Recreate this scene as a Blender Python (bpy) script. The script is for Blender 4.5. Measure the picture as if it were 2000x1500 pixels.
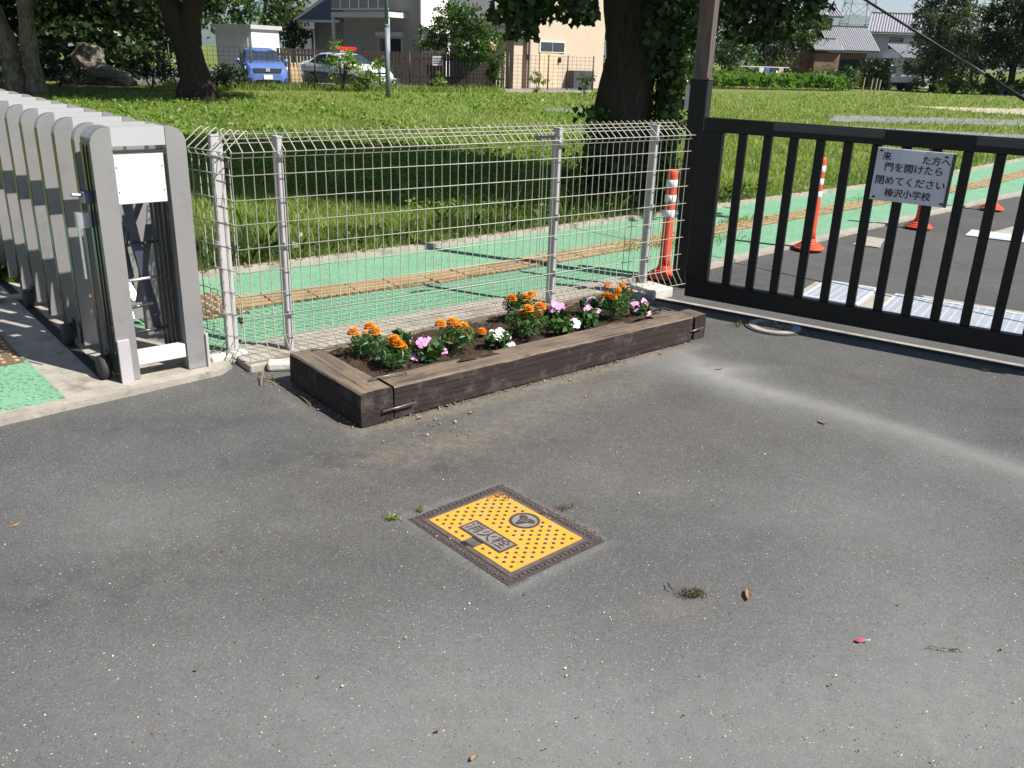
import bpy, math, random
import numpy as np
from mathutils import Vector, Matrix, Quaternion, noise as mnoise

# ------------------------------------------------------------------ clear, camera, sky, sun
for o in list(bpy.data.objects):
    bpy.data.objects.remove(o, do_unlink=True)
scene = bpy.context.scene
col = scene.collection
CAMH = 1.57
FPX, PITCH, ROLL = 1720.0, math.radians(20.5), math.radians(1.85)
_f = Vector((0, math.cos(PITCH), -math.sin(PITCH)))
_r0 = Vector((1, 0, 0)); _u0 = _r0.cross(_f)
RV = _r0 * math.cos(ROLL) + _u0 * math.sin(ROLL)
UVc = -_r0 * math.sin(ROLL) + _u0 * math.cos(ROLL)
cam = bpy.data.cameras.new('camera')
camo = bpy.data.objects.new('camera', cam)
col.objects.link(camo)
mw = Matrix(((RV.x, UVc.x, -_f.x, 0), (RV.y, UVc.y, -_f.y, 0), (RV.z, UVc.z, -_f.z, CAMH), (0, 0, 0, 1)))
camo.matrix_world = mw
cam.sensor_width = 36.0
cam.lens = 36.0 * FPX / 2000.0
cam.clip_start = 0.05
cam.clip_end = 20000
scene.camera = camo

SUN_EL = math.radians(50)
SUN_H = Vector((0.899, -0.438, 0)).normalized()
SUN = Vector((SUN_H.x * math.cos(SUN_EL), SUN_H.y * math.cos(SUN_EL), math.sin(SUN_EL)))
world = bpy.data.worlds.new('World')
scene.world = world
world.use_nodes = True
wn = world.node_tree.nodes; wl = world.node_tree.links
sky = wn.new('ShaderNodeTexSky')
sky.sky_type = 'NISHITA'
sky.sun_disc = False
sky.sun_elevation = SUN_EL
sky.sun_rotation = math.atan2(SUN_H.x, SUN_H.y)
sky.air_density = 1.0; sky.dust_density = 0.1; sky.ozone_density = 2.5; sky.altitude = 200
bg = wn['Background']
bg.inputs['Strength'].default_value = 0.05
# thin high cloud over the whole sky
tc = wn.new('ShaderNodeTexCoord'); mp = wn.new('ShaderNodeMapping')
mp.inputs['Scale'].default_value = (1.5, 1.5, 9)
nz = wn.new('ShaderNodeTexNoise'); nz.inputs['Scale'].default_value = 2.2; nz.inputs['Detail'].default_value = 9
nz.inputs['Roughness'].default_value = 0.62
rp = wn.new('ShaderNodeValToRGB'); rp.color_ramp.elements[0].position = 0.54; rp.color_ramp.elements[1].position = 0.84
rp.color_ramp.elements[1].color = (0.75, 0.75, 0.75, 1)
mx = wn.new('ShaderNodeMix'); mx.data_type = 'RGBA'
mx.inputs[7].default_value = (8.0, 8.4, 9.0, 1)
wl.new(tc.outputs['Generated'], mp.inputs['Vector']); wl.new(mp.outputs[0], nz.inputs['Vector'])
wl.new(nz.outputs['Fac'], rp.inputs['Fac']); wl.new(rp.outputs['Color'], mx.inputs[0])
wl.new(sky.outputs[0], mx.inputs[6]); wl.new(mx.outputs[2], bg.inputs['Color'])

sun = bpy.data.lights.new('sun', 'SUN')
sun.energy = 5.0
sun.angle = math.radians(0.55)
sun.color = (1.0, 0.955, 0.88)
suno = bpy.data.objects.new('sun', sun)
suno.rotation_mode = 'QUATERNION'
suno.rotation_quaternion = (-SUN).to_track_quat('-Z', 'Y')
suno.location = (20, -12, 30)
col.objects.link(suno)
vs = scene.view_settings
vs.view_transform = 'Standard'; vs.look = 'None'; vs.gamma = 1.0; vs.use_curve_mapping = False
vs.exposure = 0.95
scene.render.engine = 'CYCLES'
scene.cycles.max_bounces = 8
scene.cycles.transparent_max_bounces = 8

# ------------------------------------------------------------------ helpers
rng = np.random.default_rng(7)
random.seed(7)
Z = Vector((0, 0, 1))
UA = Vector((0.765, 0.644, 0)).normalized()      # along fence and planter
VA = Vector((-UA.y, UA.x, 0))                    # away from the driveway

def ray(px, py):
    return RV * ((px - 1000) / FPX) - UVc * ((py - 750) / FPX) + _f
def g(px, py, z=0.0):
    d = ray(px, py); t = (z - CAMH) / d.z
    return Vector((d.x * t, d.y * t, z))
def P(px, py, Y):
    d = ray(px, py); t = Y / d.y
    return Vector((d.x * t, Y, CAMH + d.z * t))
def X(px, Y):                                    # ground point under pixel column px at depth Y
    p = P(px, 110, Y)
    return Vector((p.x, Y, 0))
def uv(u, v, z=0.0):
    return UA * u + VA * v + Z * z

class MB:
    def __init__(s): s.v = []; s.f = []
    def add(s, vs_, fs):
        n = len(s.v); s.v += [Vector(q) for q in vs_]; s.f += [tuple(i + n for i in q) for q in fs]
        return s
    def box(s, c, sz, ax=None):
        ax = ax or (Vector((1, 0, 0)), Vector((0, 1, 0)), Z)
        c = Vector(c)
        vs_ = [c + ax[0] * (sz[0] / 2 * a) + ax[1] * (sz[1] / 2 * b) + ax[2] * (sz[2] / 2 * d)
               for a in (-1, 1) for b in (-1, 1) for d in (-1, 1)]
        return s.add(vs_, [(0, 1, 3, 2), (4, 6, 7, 5), (0, 4, 5, 1), (2, 3, 7, 6), (0, 2, 6, 4), (1, 5, 7, 3)])
    def bar(s, p0, p1, w, h, up=Z):
        p0 = Vector(p0); p1 = Vector(p1); d = (p1 - p0); L = d.length; d.normalize()
        b = up.cross(d)
        if b.length < 1e-4: b = Vector((1, 0, 0)).cross(d)
        b.normalize(); c = d.cross(b)
        return s.box((p0 + p1) / 2, (L, w, h), (d, b, c))
    def tube(s, pts, r, n=6, caps=True):
        pts = [Vector(p) for p in pts]
        rs = r if isinstance(r, (list, tuple)) else [r] * len(pts)
        ref = None; vs_ = []; fs = []
        for i, p in enumerate(pts):
            d = (pts[min(i + 1, len(pts) - 1)] - pts[max(i - 1, 0)]).normalized()
            if ref is None:
                ref = d.cross(Z) if abs(d.z) < 0.9 else d.cross(Vector((1, 0, 0)))
            a = (ref - d * ref.dot(d))
            if a.length < 1e-5: a = d.orthogonal()
            a.normalize(); ref = a; b = d.cross(a)
            for k in range(n):
                t = 2 * math.pi * k / n
                vs_.append(p + a * (math.cos(t) * rs[i]) + b * (math.sin(t) * rs[i]))
        for i in range(len(pts) - 1):
            for k in range(n):
                k2 = (k + 1) % n
                fs.append((i * n + k, i * n + k2, (i + 1) * n + k2, (i + 1) * n + k))
        if caps:
            fs.append(tuple(range(n - 1, -1, -1))); m = (len(pts) - 1) * n; fs.append(tuple(range(m, m + n)))
        return s.add(vs_, fs)
    def lathe(s, prof, o, n=20, ax=None):
        ax = ax or (Vector((1, 0, 0)), Vector((0, 1, 0)), Z); o = Vector(o)
        vs_ = []; fs = []; m = len(prof)
        for (r, z) in prof:
            for k in range(n):
                t = 2 * math.pi * k / n
                vs_.append(o + ax[0] * (r * math.cos(t)) + ax[1] * (r * math.sin(t)) + ax[2] * z)
        for i in range(m - 1):
            for k in range(n):
                k2 = (k + 1) % n
                fs.append((i * n + k, i * n + k2, (i + 1) * n + k2, (i + 1) * n + k))
        fs.append(tuple(range(n - 1, -1, -1))); fs.append(tuple(range((m - 1) * n, m * n)))
        return s.add(vs_, fs)
    def prism(s, poly, h):
        poly = [Vector(p) for p in poly]; h = Vector(h); n = len(poly)
        vs_ = poly + [p + h for p in poly]
        fs = [tuple(range(n - 1, -1, -1)), tuple(range(n, 2 * n))]
        fs += [(i, (i + 1) % n, n + (i + 1) % n, n + i) for i in range(n)]
        return s.add(vs_, fs)
    def build(s, name, mat, parent=None, smooth=False, bevel=0.0, origin=None, seg=1):
        if parent is not None: o = wloc(parent)
        elif origin is not None: o = Vector(origin)
        else:
            lo = Vector((min(q.x for q in s.v), min(q.y for q in s.v), min(q.z for q in s.v)))
            hi = Vector((max(q.x for q in s.v), max(q.y for q in s.v), max(q.z for q in s.v)))
            o = Vector(((lo.x + hi.x) / 2, (lo.y + hi.y) / 2, lo.z))
        me = bpy.data.meshes.new(name)
        me.from_pydata([q - o for q in s.v], [], s.f)
        ob = bpy.data.objects.new(name, me); col.objects.link(ob)
        if mat: me.materials.append(mat)
        if parent is not None: ob.parent = parent
        else: ob.location = o
        if smooth:
            me.polygons.foreach_set('use_smooth', [True] * len(me.polygons))
        me.update()
        if bevel:
            b = ob.modifiers.new('bevel', 'BEVEL'); b.width = bevel; b.segments = seg; b.limit_method = 'ANGLE'
            b.angle_limit = math.radians(40)
        return ob

def wloc(o):
    p = Vector(o.location)
    while o.parent: o = o.parent; p += Vector(o.location)
    return p
def mesh_np(name, verts, faces, mat, parent=None, origin=(0, 0, 0), smooth=False):
    """verts (N,3) world, faces (M,k)"""
    o = wloc(parent) if parent is not None else Vector(origin)
    verts = np.asarray(verts, dtype=np.float32) - np.array(o, dtype=np.float32)
    faces = np.asarray(faces, dtype=np.int32); M, k = faces.shape
    me = bpy.data.meshes.new(name)
    me.vertices.add(len(verts)); me.vertices.foreach_set('co', verts.ravel())
    me.loops.add(M * k); me.loops.foreach_set('vertex_index', faces.ravel())
    me.polygons.add(M)
    me.polygons.foreach_set('loop_start', np.arange(0, M * k, k, dtype=np.int32))
    me.polygons.foreach_set('loop_total', np.full(M, k, dtype=np.int32))
    if smooth: me.polygons.foreach_set('use_smooth', [True] * M)
    me.update(calc_edges=True); me.validate()
    me.materials.append(mat)
    ob = bpy.data.objects.new(name, me); col.objects.link(ob)
    if parent is not None: ob.parent = parent
    else: ob.location = o
    return ob
def thing(name, loc, label, cat, group=None):
    o = bpy.data.objects.new(name, None); col.objects.link(o); o.location = loc; o.empty_display_size = 0.1
    return tag(o, label, cat, group)
def tag(o, label=None, cat=None, group=None, kind=None):
    if label: o['label'] = label
    if cat: o['category'] = cat
    if group: o['group'] = group
    if kind: o['kind'] = kind
    return o
def shared(name, me, loc, parent=None, rotz=0.0):
    o = bpy.data.objects.new(name, me); col.objects.link(o)
    o.rotation_euler = (0, 0, rotz)
    if parent is not None:
        o.parent = parent; o.location = Vector(loc) - wloc(parent)
    else: o.location = loc
    return o

# ------------------------------------------------------------------ materials
def nodes(name):
    m = bpy.data.materials.new(name); m.use_nodes = True
    return m, m.node_tree.nodes, m.node_tree.links, m.node_tree.nodes['Principled BSDF']
def addn(n, l, t, **kw):
    x = n.new(t)
    for k, v in kw.items(): setattr(x, k, v)
    return x
def noise_node(n, l, vec, scale, detail=5, rough=0.6):
    x = n.new('ShaderNodeTexNoise'); x.inputs['Scale'].default_value = scale
    x.inputs['Detail'].default_value = detail; x.inputs['Roughness'].default_value = rough
    l.new(vec, x.inputs['Vector']); return x.outputs['Fac']
def ramp(n, l, fac, p0, p1, c0=(0, 0, 0, 1), c1=(1, 1, 1, 1)):
    x = n.new('ShaderNodeValToRGB'); x.color_ramp.elements[0].position = p0; x.color_ramp.elements[1].position = p1
    x.color_ramp.elements[0].color = c0; x.color_ramp.elements[1].color = c1
    l.new(fac, x.inputs['Fac']); return x.outputs['Color']
def mixc(n, l, fac, a, b, mode='MIX'):
    x = n.new('ShaderNodeMix'); x.data_type = 'RGBA'; x.blend_type = mode
    for idx, v in ((0, fac), (6, a), (7, b)):
        if hasattr(v, 'is_linked'): l.new(v, x.inputs[idx])
        elif idx == 0: x.inputs[0].default_value = v
        else: x.inputs[idx].default_value = (v[0], v[1], v[2], 1)
    return x.outputs[2]
def bumpn(n, l, bsdf, h, strength, dist):
    b = n.new('ShaderNodeBump'); b.inputs['Strength'].default_value = strength; b.inputs['Distance'].default_value = dist
    l.new(h, b.inputs['Height']); l.new(b.outputs[0], bsdf.inputs['Normal'])
def M(name, c, rough=0.6, c2=None, scale=6, p=(0.35, 0.7), bump=0.0, bscale=60, metal=0.0, spec=0.5, detail=6,
      dirt=None, dscale=2.0, dp=(0.55, 0.75), stretch=None, rvar=0.0, coat=0.0):
    m, n, l, b = nodes(name)
    geo = n.new('ShaderNodeNewGeometry'); vec = geo.outputs['Position']
    if stretch:
        tcn = n.new('ShaderNodeTexCoord'); mpn = n.new('ShaderNodeMapping'); mpn.inputs['Scale'].default_value = stretch
        l.new(tcn.outputs['Object'], mpn.inputs['Vector']); vec = mpn.outputs[0]
    if c2 is None: c2 = tuple(x * 0.82 for x in c)
    fac = ramp(n, l, noise_node(n, l, vec, scale, detail), p[0], p[1])
    cc = mixc(n, l, fac, c, c2)
    if dirt:
        fd = ramp(n, l, noise_node(n, l, vec, dscale, 7, 0.7), dp[0], dp[1])
        cc = mixc(n, l, fd, cc, dirt)
    l.new(cc, b.inputs['Base Color'])
    b.inputs['Roughness'].default_value = rough; b.inputs['Metallic'].default_value = metal
    b.inputs['Specular IOR Level'].default_value = spec
    if coat: b.inputs['Coat Weight'].default_value = coat; b.inputs['Coat Roughness'].default_value = 0.05
    if rvar:
        mr = n.new('ShaderNodeMapRange'); mr.inputs['To Min'].default_value = rough - rvar; mr.inputs['To Max'].default_value = rough + rvar
        l.new(noise_node(n, l, vec, scale * 3, 4), mr.inputs['Value']); l.new(mr.outputs[0], b.inputs['Roughness'])
    if bump: bumpn(n, l, b, noise_node(n, l, vec, bscale, 5), bump, 0.01)
    return m
def leafmat(name, cols, trans=0.3, rough=0.55, tcol=None, spec=0.4):
    m, n, l, b = nodes(name)
    geo = n.new('ShaderNodeNewGeometry')
    x = n.new('ShaderNodeValToRGB'); cr = x.color_ramp
    cr.elements[0].color = (*cols[0], 1); cr.elements[1].color = (*cols[-1], 1)
    for i, c in enumerate(cols[1:-1]):
        e = cr.elements.new((i + 1) / (len(cols) - 1)); e.color = (*c, 1)
    l.new(geo.outputs['Random Per Island'], x.inputs['Fac'])
    big = ramp(n, l, noise_node(n, l, geo.outputs['Position'], 0.7, 3), 0.3, 0.75, (0.65, 0.65, 0.65, 1), (1.25, 1.2, 1.1, 1))
    cc = mixc(n, l, 1.0, x.outputs[0], big, 'MULTIPLY')
    l.new(cc, b.inputs['Base Color']); b.inputs['Roughness'].default_value = rough
    b.inputs['Specular IOR Level'].default_value = spec
    if trans:
        t = n.new('ShaderNodeBsdfTranslucent'); ms = n.new('ShaderNodeMixShader'); ms.inputs[0].default_value = trans
        tc_ = mixc(n, l, 1.0, cc, tcol or (1.3, 1.5, 0.5), 'MULTIPLY')
        l.new(tc_, t.inputs['Color'])
        l.new(b.outputs[0], ms.inputs[1]); l.new(t.outputs[0], ms.inputs[2])
        l.new(ms.outputs[0], n['Material Output'].inputs['Surface'])
    return m

def asphalt_material():
    m, n, l, b = nodes('worn asphalt')
    geo = n.new('ShaderNodeNewGeometry'); vec = geo.outputs['Position']
    att = n.new('ShaderNodeAttribute'); att.attribute_name = 'stain'
    sep = n.new('ShaderNodeSeparateColor'); l.new(att.outputs['Color'], sep.inputs[0])
    base = mixc(n, l, ramp(n, l, noise_node(n, l, vec, 0.9, 5, 0.6), 0.3, 0.72), (0.064, 0.0638, 0.0642), (0.100, 0.099, 0.0985))
    fine = ramp(n, l, noise_node(n, l, vec, 210, 3, 0.75), 0.25, 0.75, (0.58, 0.58, 0.58, 1), (1.42, 1.42, 1.42, 1))
    c = mixc(n, l, 1.0, base, fine, 'MULTIPLY')
    vc = n.new('ShaderNodeTexVoronoi'); vc.inputs['Scale'].default_value = 165; l.new(vec, vc.inputs['Vector'])
    sc0 = n.new('ShaderNodeSeparateColor'); l.new(vc.outputs['Color'], sc0.inputs[0])
    c = mixc(n, l, 1.0, c, ramp(n, l, sc0.outputs[1], 0.0, 1.0, (0.78, 0.78, 0.78, 1), (1.24, 1.23, 1.21, 1)), 'MULTIPLY')
    c = mixc(n, l, 1.0, c, ramp(n, l, noise_node(n, l, vec, 3.2, 6, 0.7), 0.25, 0.75, (0.84, 0.83, 0.81, 1), (1.14, 1.14, 1.14, 1)), 'MULTIPLY')
    # broad dust and wear
    dust = n.new('ShaderNodeMath'); dust.operation = 'MULTIPLY'
    dsc = n.new('ShaderNodeMath'); dsc.operation = 'MULTIPLY'; dsc.inputs[1].default_value = 0.8; l.new(sep.outputs[0], dsc.inputs[0]); l.new(dsc.outputs[0], dust.inputs[0])
    dn = ramp(n, l, noise_node(n, l, vec, 14, 6, 0.7), 0.2, 0.8, (0.55, 0.55, 0.55, 1), (1, 1, 1, 1)); l.new(dn, dust.inputs[1])
    c = mixc(n, l, dust.outputs[0], c, (0.30, 0.298, 0.29))
    br = n.new('ShaderNodeMath'); br.operation = 'MULTIPLY'; l.new(sep.outputs[1], br.inputs[0])
    bn = ramp(n, l, noise_node(n, l, vec, 22, 7, 0.75), 0.32, 0.68); l.new(bn, br.inputs[1])
    c = mixc(n, l, br.outputs[0], c, (0.190, 0.163, 0.122))
    dk = n.new('ShaderNodeMath'); dk.operation = 'MULTIPLY'; l.new(sep.outputs[2], dk.inputs[0])
    dkn = ramp(n, l, noise_node(n, l, vec, 9, 6, 0.7), 0.3, 0.7); l.new(dkn, dk.inputs[1])
    c = mixc(n, l, dk.outputs[0], c, (0.045, 0.043, 0.042))
    # light and dark aggregate
    for sc, thr, rad, colr in ((150, 0.965, 0.30, (0.030, 0.029, 0.028)), (210, 0.90, 0.32, (0.25, 0.25, 0.248)), (140, 0.975, 0.26, (0.38, 0.38, 0.37)), (85, 0.994, 0.22, (0.45, 0.445, 0.43))):
        vo = n.new('ShaderNodeTexVoronoi'); vo.inputs['Scale'].default_value = sc; l.new(vec, vo.inputs['Vector'])
        s2 = n.new('ShaderNodeSeparateColor'); l.new(vo.outputs['Color'], s2.inputs[0])
        a = n.new('ShaderNodeMath'); a.operation = 'GREATER_THAN'; a.inputs[1].default_value = thr; l.new(s2.outputs[0], a.inputs[0])
        d = n.new('ShaderNodeMath'); d.operation = 'LESS_THAN'; d.inputs[1].default_value = rad; l.new(vo.outputs['Distance'], d.inputs[0])
        e = n.new('ShaderNodeMath'); e.operation = 'MULTIPLY'; l.new(a.outputs[0], e.inputs[0]); l.new(d.outputs[0], e.inputs[1])
        c = mixc(n, l, e.outputs[0], c, colr)
    l.new(c, b.inputs['Base Color']); b.inputs['Roughness'].default_value = 0.82
    b.inputs['Specular IOR Level'].default_value = 0.35
    vo = n.new('ShaderNodeTexVoronoi'); vo.inputs['Scale'].default_value = 150; l.new(vec, vo.inputs['Vector'])
    bumpn(n, l, b, noise_node(n, l, vec, 260, 4, 0.7), 0.6, 0.004)
    return m

def green_material():
    m, n, l, b = nodes('green pavement coating')
    geo = n.new('ShaderNodeNewGeometry'); vec = geo.outputs['Position']
    c = mixc(n, l, ramp(n, l, noise_node(n, l, vec, 3.0, 6), 0.3, 0.7), (0.145, 0.320, 0.190), (0.185, 0.375, 0.235))
    c = mixc(n, l, ramp(n, l, noise_node(n, l, vec, 1.1, 6, 0.7), 0.55, 0.8), c, (0.20, 0.30, 0.215))
    c = mixc(n, l, ramp(n, l, noise_node(n, l, vec, 0.7, 8, 0.75), 0.58, 0.74), c, (0.17, 0.20, 0.155))
    sp = ramp(n, l, noise_node(n, l, vec, 55, 4, 0.7), 0.54, 0.64)
    c = mixc(n, l, sp, c, (0.03, 0.075, 0.045))
    l.new(c, b.inputs['Base Color']); b.inputs['Roughness'].default_value = 0.75
    bumpn(n, l, b, noise_node(n, l, vec, 75, 3, 0.65), 0.8, 0.012)
    return m

def yellow_material(name='yellow tactile paving', ca=(0.19, 0.13, 0.072), cb=(0.15, 0.105, 0.06)):
    m, n, l, b = nodes(name)
    geo = n.new('ShaderNodeNewGeometry'); vec = geo.outputs['Position']
    c = mixc(n, l, ramp(n, l, noise_node(n, l, vec, 5, 6), 0.3, 0.7), ca, cb)
    wear = ramp(n, l, noise_node(n, l, vec, 2.3, 7, 0.75), 0.46, 0.66)
    c = mixc(n, l, wear, c, tuple(x * 0.62 for x in ca))
    c = mixc(n, l, ramp(n, l, noise_node(n, l, vec, 50, 4), 0.58, 0.72), c, (0.11, 0.075, 0.045))
    l.new(c, b.inputs['Base Color']); b.inputs['Roughness'].default_value = 0.75
    bumpn(n, l, b, noise_node(n, l, vec, 90, 4), 0.4, 0.005)
    return m

def sleeper_material(seed):
    m, n, l, b = nodes('creosoted sleeper wood')
    tcn = n.new('ShaderNodeTexCoord'); mpn = n.new('ShaderNodeMapping')
    mpn.inputs['Location'].default_value = (seed, seed * 2, 0); mpn.inputs['Rotation'].default_value = (0, 0, 0)
    mpn.inputs['Scale'].default_value = (1.6, 34, 34)
    l.new(tcn.outputs['Object'], mpn.inputs['Vector'])
    geo = n.new('ShaderNodeNewGeometry'); pos = geo.outputs['Position']
    grain = noise_node(n, l, mpn.outputs[0], 1.6, 8, 0.7)
    c = mixc(n, l, ramp(n, l, grain, 0.3, 0.7), (0.018, 0.0125, 0.0115), (0.043, 0.031, 0.028))
    c = mixc(n, l, ramp(n, l, noise_node(n, l, pos, 7, 6, 0.7), 0.52, 0.80), c, (0.125, 0.108, 0.102))
    c = mixc(n, l, ramp(n, l, noise_node(n, l, mpn.outputs[0], 0.9, 3, 0.5), 0.47, 0.50, (1, 1, 1, 1), (0, 0, 0, 1)) if False else ramp(n, l, noise_node(n, l, mpn.outputs[0], 2.6, 4, 0.6), 0.62, 0.68), c, (0.010, 0.008, 0.007))
    # weathered upper side
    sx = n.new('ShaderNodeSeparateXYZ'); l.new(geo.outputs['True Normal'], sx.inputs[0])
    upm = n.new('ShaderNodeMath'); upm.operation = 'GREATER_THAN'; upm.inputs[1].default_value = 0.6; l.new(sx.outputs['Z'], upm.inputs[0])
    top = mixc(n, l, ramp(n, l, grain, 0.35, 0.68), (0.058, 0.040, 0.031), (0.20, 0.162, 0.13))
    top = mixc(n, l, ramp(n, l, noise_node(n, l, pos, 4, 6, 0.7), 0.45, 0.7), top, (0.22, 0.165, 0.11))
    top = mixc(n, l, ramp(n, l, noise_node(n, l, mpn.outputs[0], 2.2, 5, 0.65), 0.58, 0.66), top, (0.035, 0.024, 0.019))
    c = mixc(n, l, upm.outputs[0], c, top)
    l.new(c, b.inputs['Base Color']); b.inputs['Roughness'].default_value = 0.85; b.inputs['Specular IOR Level'].default_value = 0.25
    bumpn(n, l, b, grain, 0.9, 0.01)
    return m

MAT = {}
MAT['asphalt'] = asphalt_material()
MAT['green'] = green_material()
MAT['yellow'] = yellow_material()
MAT['yellowbar'] = yellow_material('worn yellow bars', (0.38, 0.28, 0.14), (0.31, 0.225, 0.12))
MAT['conc'] = M('weathered concrete', (0.36, 0.33, 0.28), 0.85, (0.26, 0.235, 0.20), 9, bump=0.5, bscale=80, dirt=(0.15, 0.13, 0.10), dscale=6, dp=(0.52, 0.7))
MAT['concW'] = M('pale concrete', (0.50, 0.48, 0.44), 0.8, (0.38, 0.36, 0.33), 12, bump=0.4, bscale=70, dirt=(0.22, 0.2, 0.17), dscale=9, dp=(0.58, 0.75))
MAT['alu'] = M('anodised aluminium', (0.35, 0.338, 0.34), 0.30, (0.31, 0.30, 0.302), 3, metal=0.45, spec=0.5, dirt=(0.26, 0.248, 0.245), dscale=5, dp=(0.55, 0.75), stretch=None, rvar=0.08)
MAT['aluT'] = M('aluminium rail sheen', (0.46, 0.455, 0.46), 0.4, (0.42, 0.415, 0.42), 3, metal=0.2)  # lighter tone puts the brushed rail's sheen into the colour
MAT['aluW'] = M('white aluminium panel', (0.60, 0.60, 0.585), 0.45, (0.54, 0.54, 0.53), 5, dirt=(0.46, 0.45, 0.43), dscale=8, dp=(0.6, 0.8))
MAT['aluD'] = M('dark bronze aluminium', (0.065, 0.063, 0.062), 0.25, (0.05, 0.05, 0.05), 4, metal=0.3)
MAT['lattice'] = M('blue grey lattice steel', (0.15, 0.165, 0.24), 0.35, (0.11, 0.125, 0.18), 5, metal=0.5)
MAT['rubber'] = M('black rubber', (0.03, 0.03, 0.03), 0.7, bump=0.2)
MAT['blackpl'] = M('black painted steel', (0.008, 0.008, 0.009), 0.45, (0.011, 0.011, 0.012), 10, spec=0.3, dirt=(0.028, 0.026, 0.025), dscale=14, dp=(0.62, 0.8))
MAT['dullgrey'] = M('dull grey', (0.055, 0.06, 0.06), 0.5, (0.045, 0.05, 0.05), 10)
MAT['wire'] = M('cream coated wire', (0.40, 0.39, 0.32), 0.45, (0.33, 0.32, 0.27), 12, dirt=(0.33, 0.30, 0.24), dscale=25, dp=(0.58, 0.72))
MAT['fpost'] = M('pale fence post', (0.42, 0.405, 0.41), 0.4, (0.37, 0.355, 0.36), 6, dirt=(0.36, 0.33, 0.30), dscale=12, dp=(0.62, 0.8))
MAT['steel'] = M('galvanised steel', (0.50, 0.51, 0.53), 0.4, (0.40, 0.41, 0.43), 30, metal=0.6)
MAT['grate'] = M('galvanised grating', (0.62, 0.66, 0.72), 0.45, (0.52, 0.56, 0.62), 20, metal=0.25)
MAT['darksteel'] = M('dull dark steel', (0.20, 0.20, 0.205), 0.4, (0.12, 0.11, 0.105), 40, metal=0.6)
MAT['dark'] = M('dark gap', (0.012, 0.012, 0.012), 0.9)
MAT['orange'] = M('orange polyurethane', (0.66, 0.085, 0.035), 0.5, (0.56, 0.065, 0.03), 8, dirt=(0.40, 0.07, 0.04), dscale=20, dp=(0.62, 0.8))
MAT['reflect'] = M('reflective white band', (0.78, 0.80, 0.84), 0.35, (0.68, 0.70, 0.74), 30)
MAT['sleeper'] = [sleeper_material(i * 3.7) for i in range(5)]
MAT['soil'] = M('dark potting soil', (0.040, 0.026, 0.018), 0.95, (0.085, 0.056, 0.038), 30, bump=1.0, bscale=120, dirt=(0.12, 0.085, 0.058), dscale=60, dp=(0.6, 0.72), spec=0.2)
MAT['castiron'] = M('worn cast iron', (0.10, 0.078, 0.07), 0.6, (0.16, 0.135, 0.125), 30, metal=0.3, bump=0.4, bscale=150)
MAT['castdark'] = M('dark cast iron', (0.045, 0.035, 0.032), 0.65, (0.07, 0.055, 0.05), 40, bump=0.4, bscale=150)
MAT['wornplate'] = M('worn bare iron', (0.27, 0.245, 0.225), 0.6, (0.20, 0.18, 0.165), 40, metal=0.2)
MAT['hydyellow'] = M('yellow hydrant paint', (0.66, 0.315, 0.035), 0.5, (0.60, 0.285, 0.04), 10, dirt=(0.50, 0.29, 0.11), dscale=16, dp=(0.46, 0.75))
MAT['signboard'] = M('grey white sign board', (0.60, 0.60, 0.66), 0.5, (0.52, 0.52, 0.58), 6, dirt=(0.42, 0.41, 0.42), dscale=9, dp=(0.6, 0.8))
MAT['blank'] = M('pale paper patch', (0.66, 0.65, 0.74), 0.6, (0.60, 0.60, 0.68), 8)
MAT['ink'] = M('black lettering', (0.02, 0.02, 0.024), 0.6)
MAT['rust'] = M('rusty steel pole', (0.055, 0.040, 0.034), 0.6, (0.125, 0.105, 0.092), 3, stretch=(30, 30, 1.5), p=(0.4, 0.62), dirt=(0.17, 0.075, 0.035), dscale=0.7, dp=(0.52, 0.66))
MAT['bark'] = M('dark bark', (0.026, 0.021, 0.017), 0.95, (0.060, 0.050, 0.041), 5, stretch=(7, 7, 1.3), bump=1.0, bscale=26, spec=0.15)
MAT['barkpale'] = M('pale flaking bark', (0.075, 0.060, 0.046), 0.95, (0.23, 0.195, 0.15), 2.5, stretch=(3, 3, 1.5), bump=1.0, bscale=14, spec=0.15)
MAT['grassground'] = M('grassy earth', (0.105, 0.150, 0.032), 0.95, (0.155, 0.172, 0.052), 1.3, bump=0.8, bscale=30, dirt=(0.19, 0.15, 0.09), dscale=3.5, dp=(0.60, 0.76), spec=0.1)
MAT['gravel'] = M('grey gravel', (0.15, 0.15, 0.155), 0.95, (0.26, 0.26, 0.265), 22, bump=1.0, bscale=60, spec=0.2)
MAT['sand'] = M('pale sand', (0.42, 0.37, 0.28), 0.95, (0.32, 0.28, 0.20), 3, spec=0.2)
MAT['farasph'] = M('parking asphalt', (0.10, 0.10, 0.10), 0.9, (0.14, 0.14, 0.135), 2)
MAT['linew'] = M('white road paint', (0.66, 0.66, 0.63), 0.7, (0.50, 0.50, 0.47), 10)
G1 = [(0.085, 0.175, 0.022), (0.140, 0.250, 0.036), (0.195, 0.300, 0.050), (0.255, 0.320, 0.072), (0.33, 0.30, 0.135)]
MAT['grass'] = leafmat('grass blades', G1, 0.35, 0.5)
MAT['grasstall'] = leafmat('tall grass blades', [(0.035, 0.080, 0.014), (0.055, 0.115, 0.020), (0.085, 0.145, 0.028), (0.14, 0.16, 0.05)], 0.35, 0.45)
MAT['dry'] = leafmat('dry grass', [(0.30, 0.20, 0.10), (0.22, 0.15, 0.07), (0.16, 0.15, 0.06)], 0.25)
MAT['leafdark'] = leafmat('dark foliage', [(0.013, 0.030, 0.008), (0.022, 0.047, 0.011), (0.037, 0.066, 0.014)], 0.2, 0.42)
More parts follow.
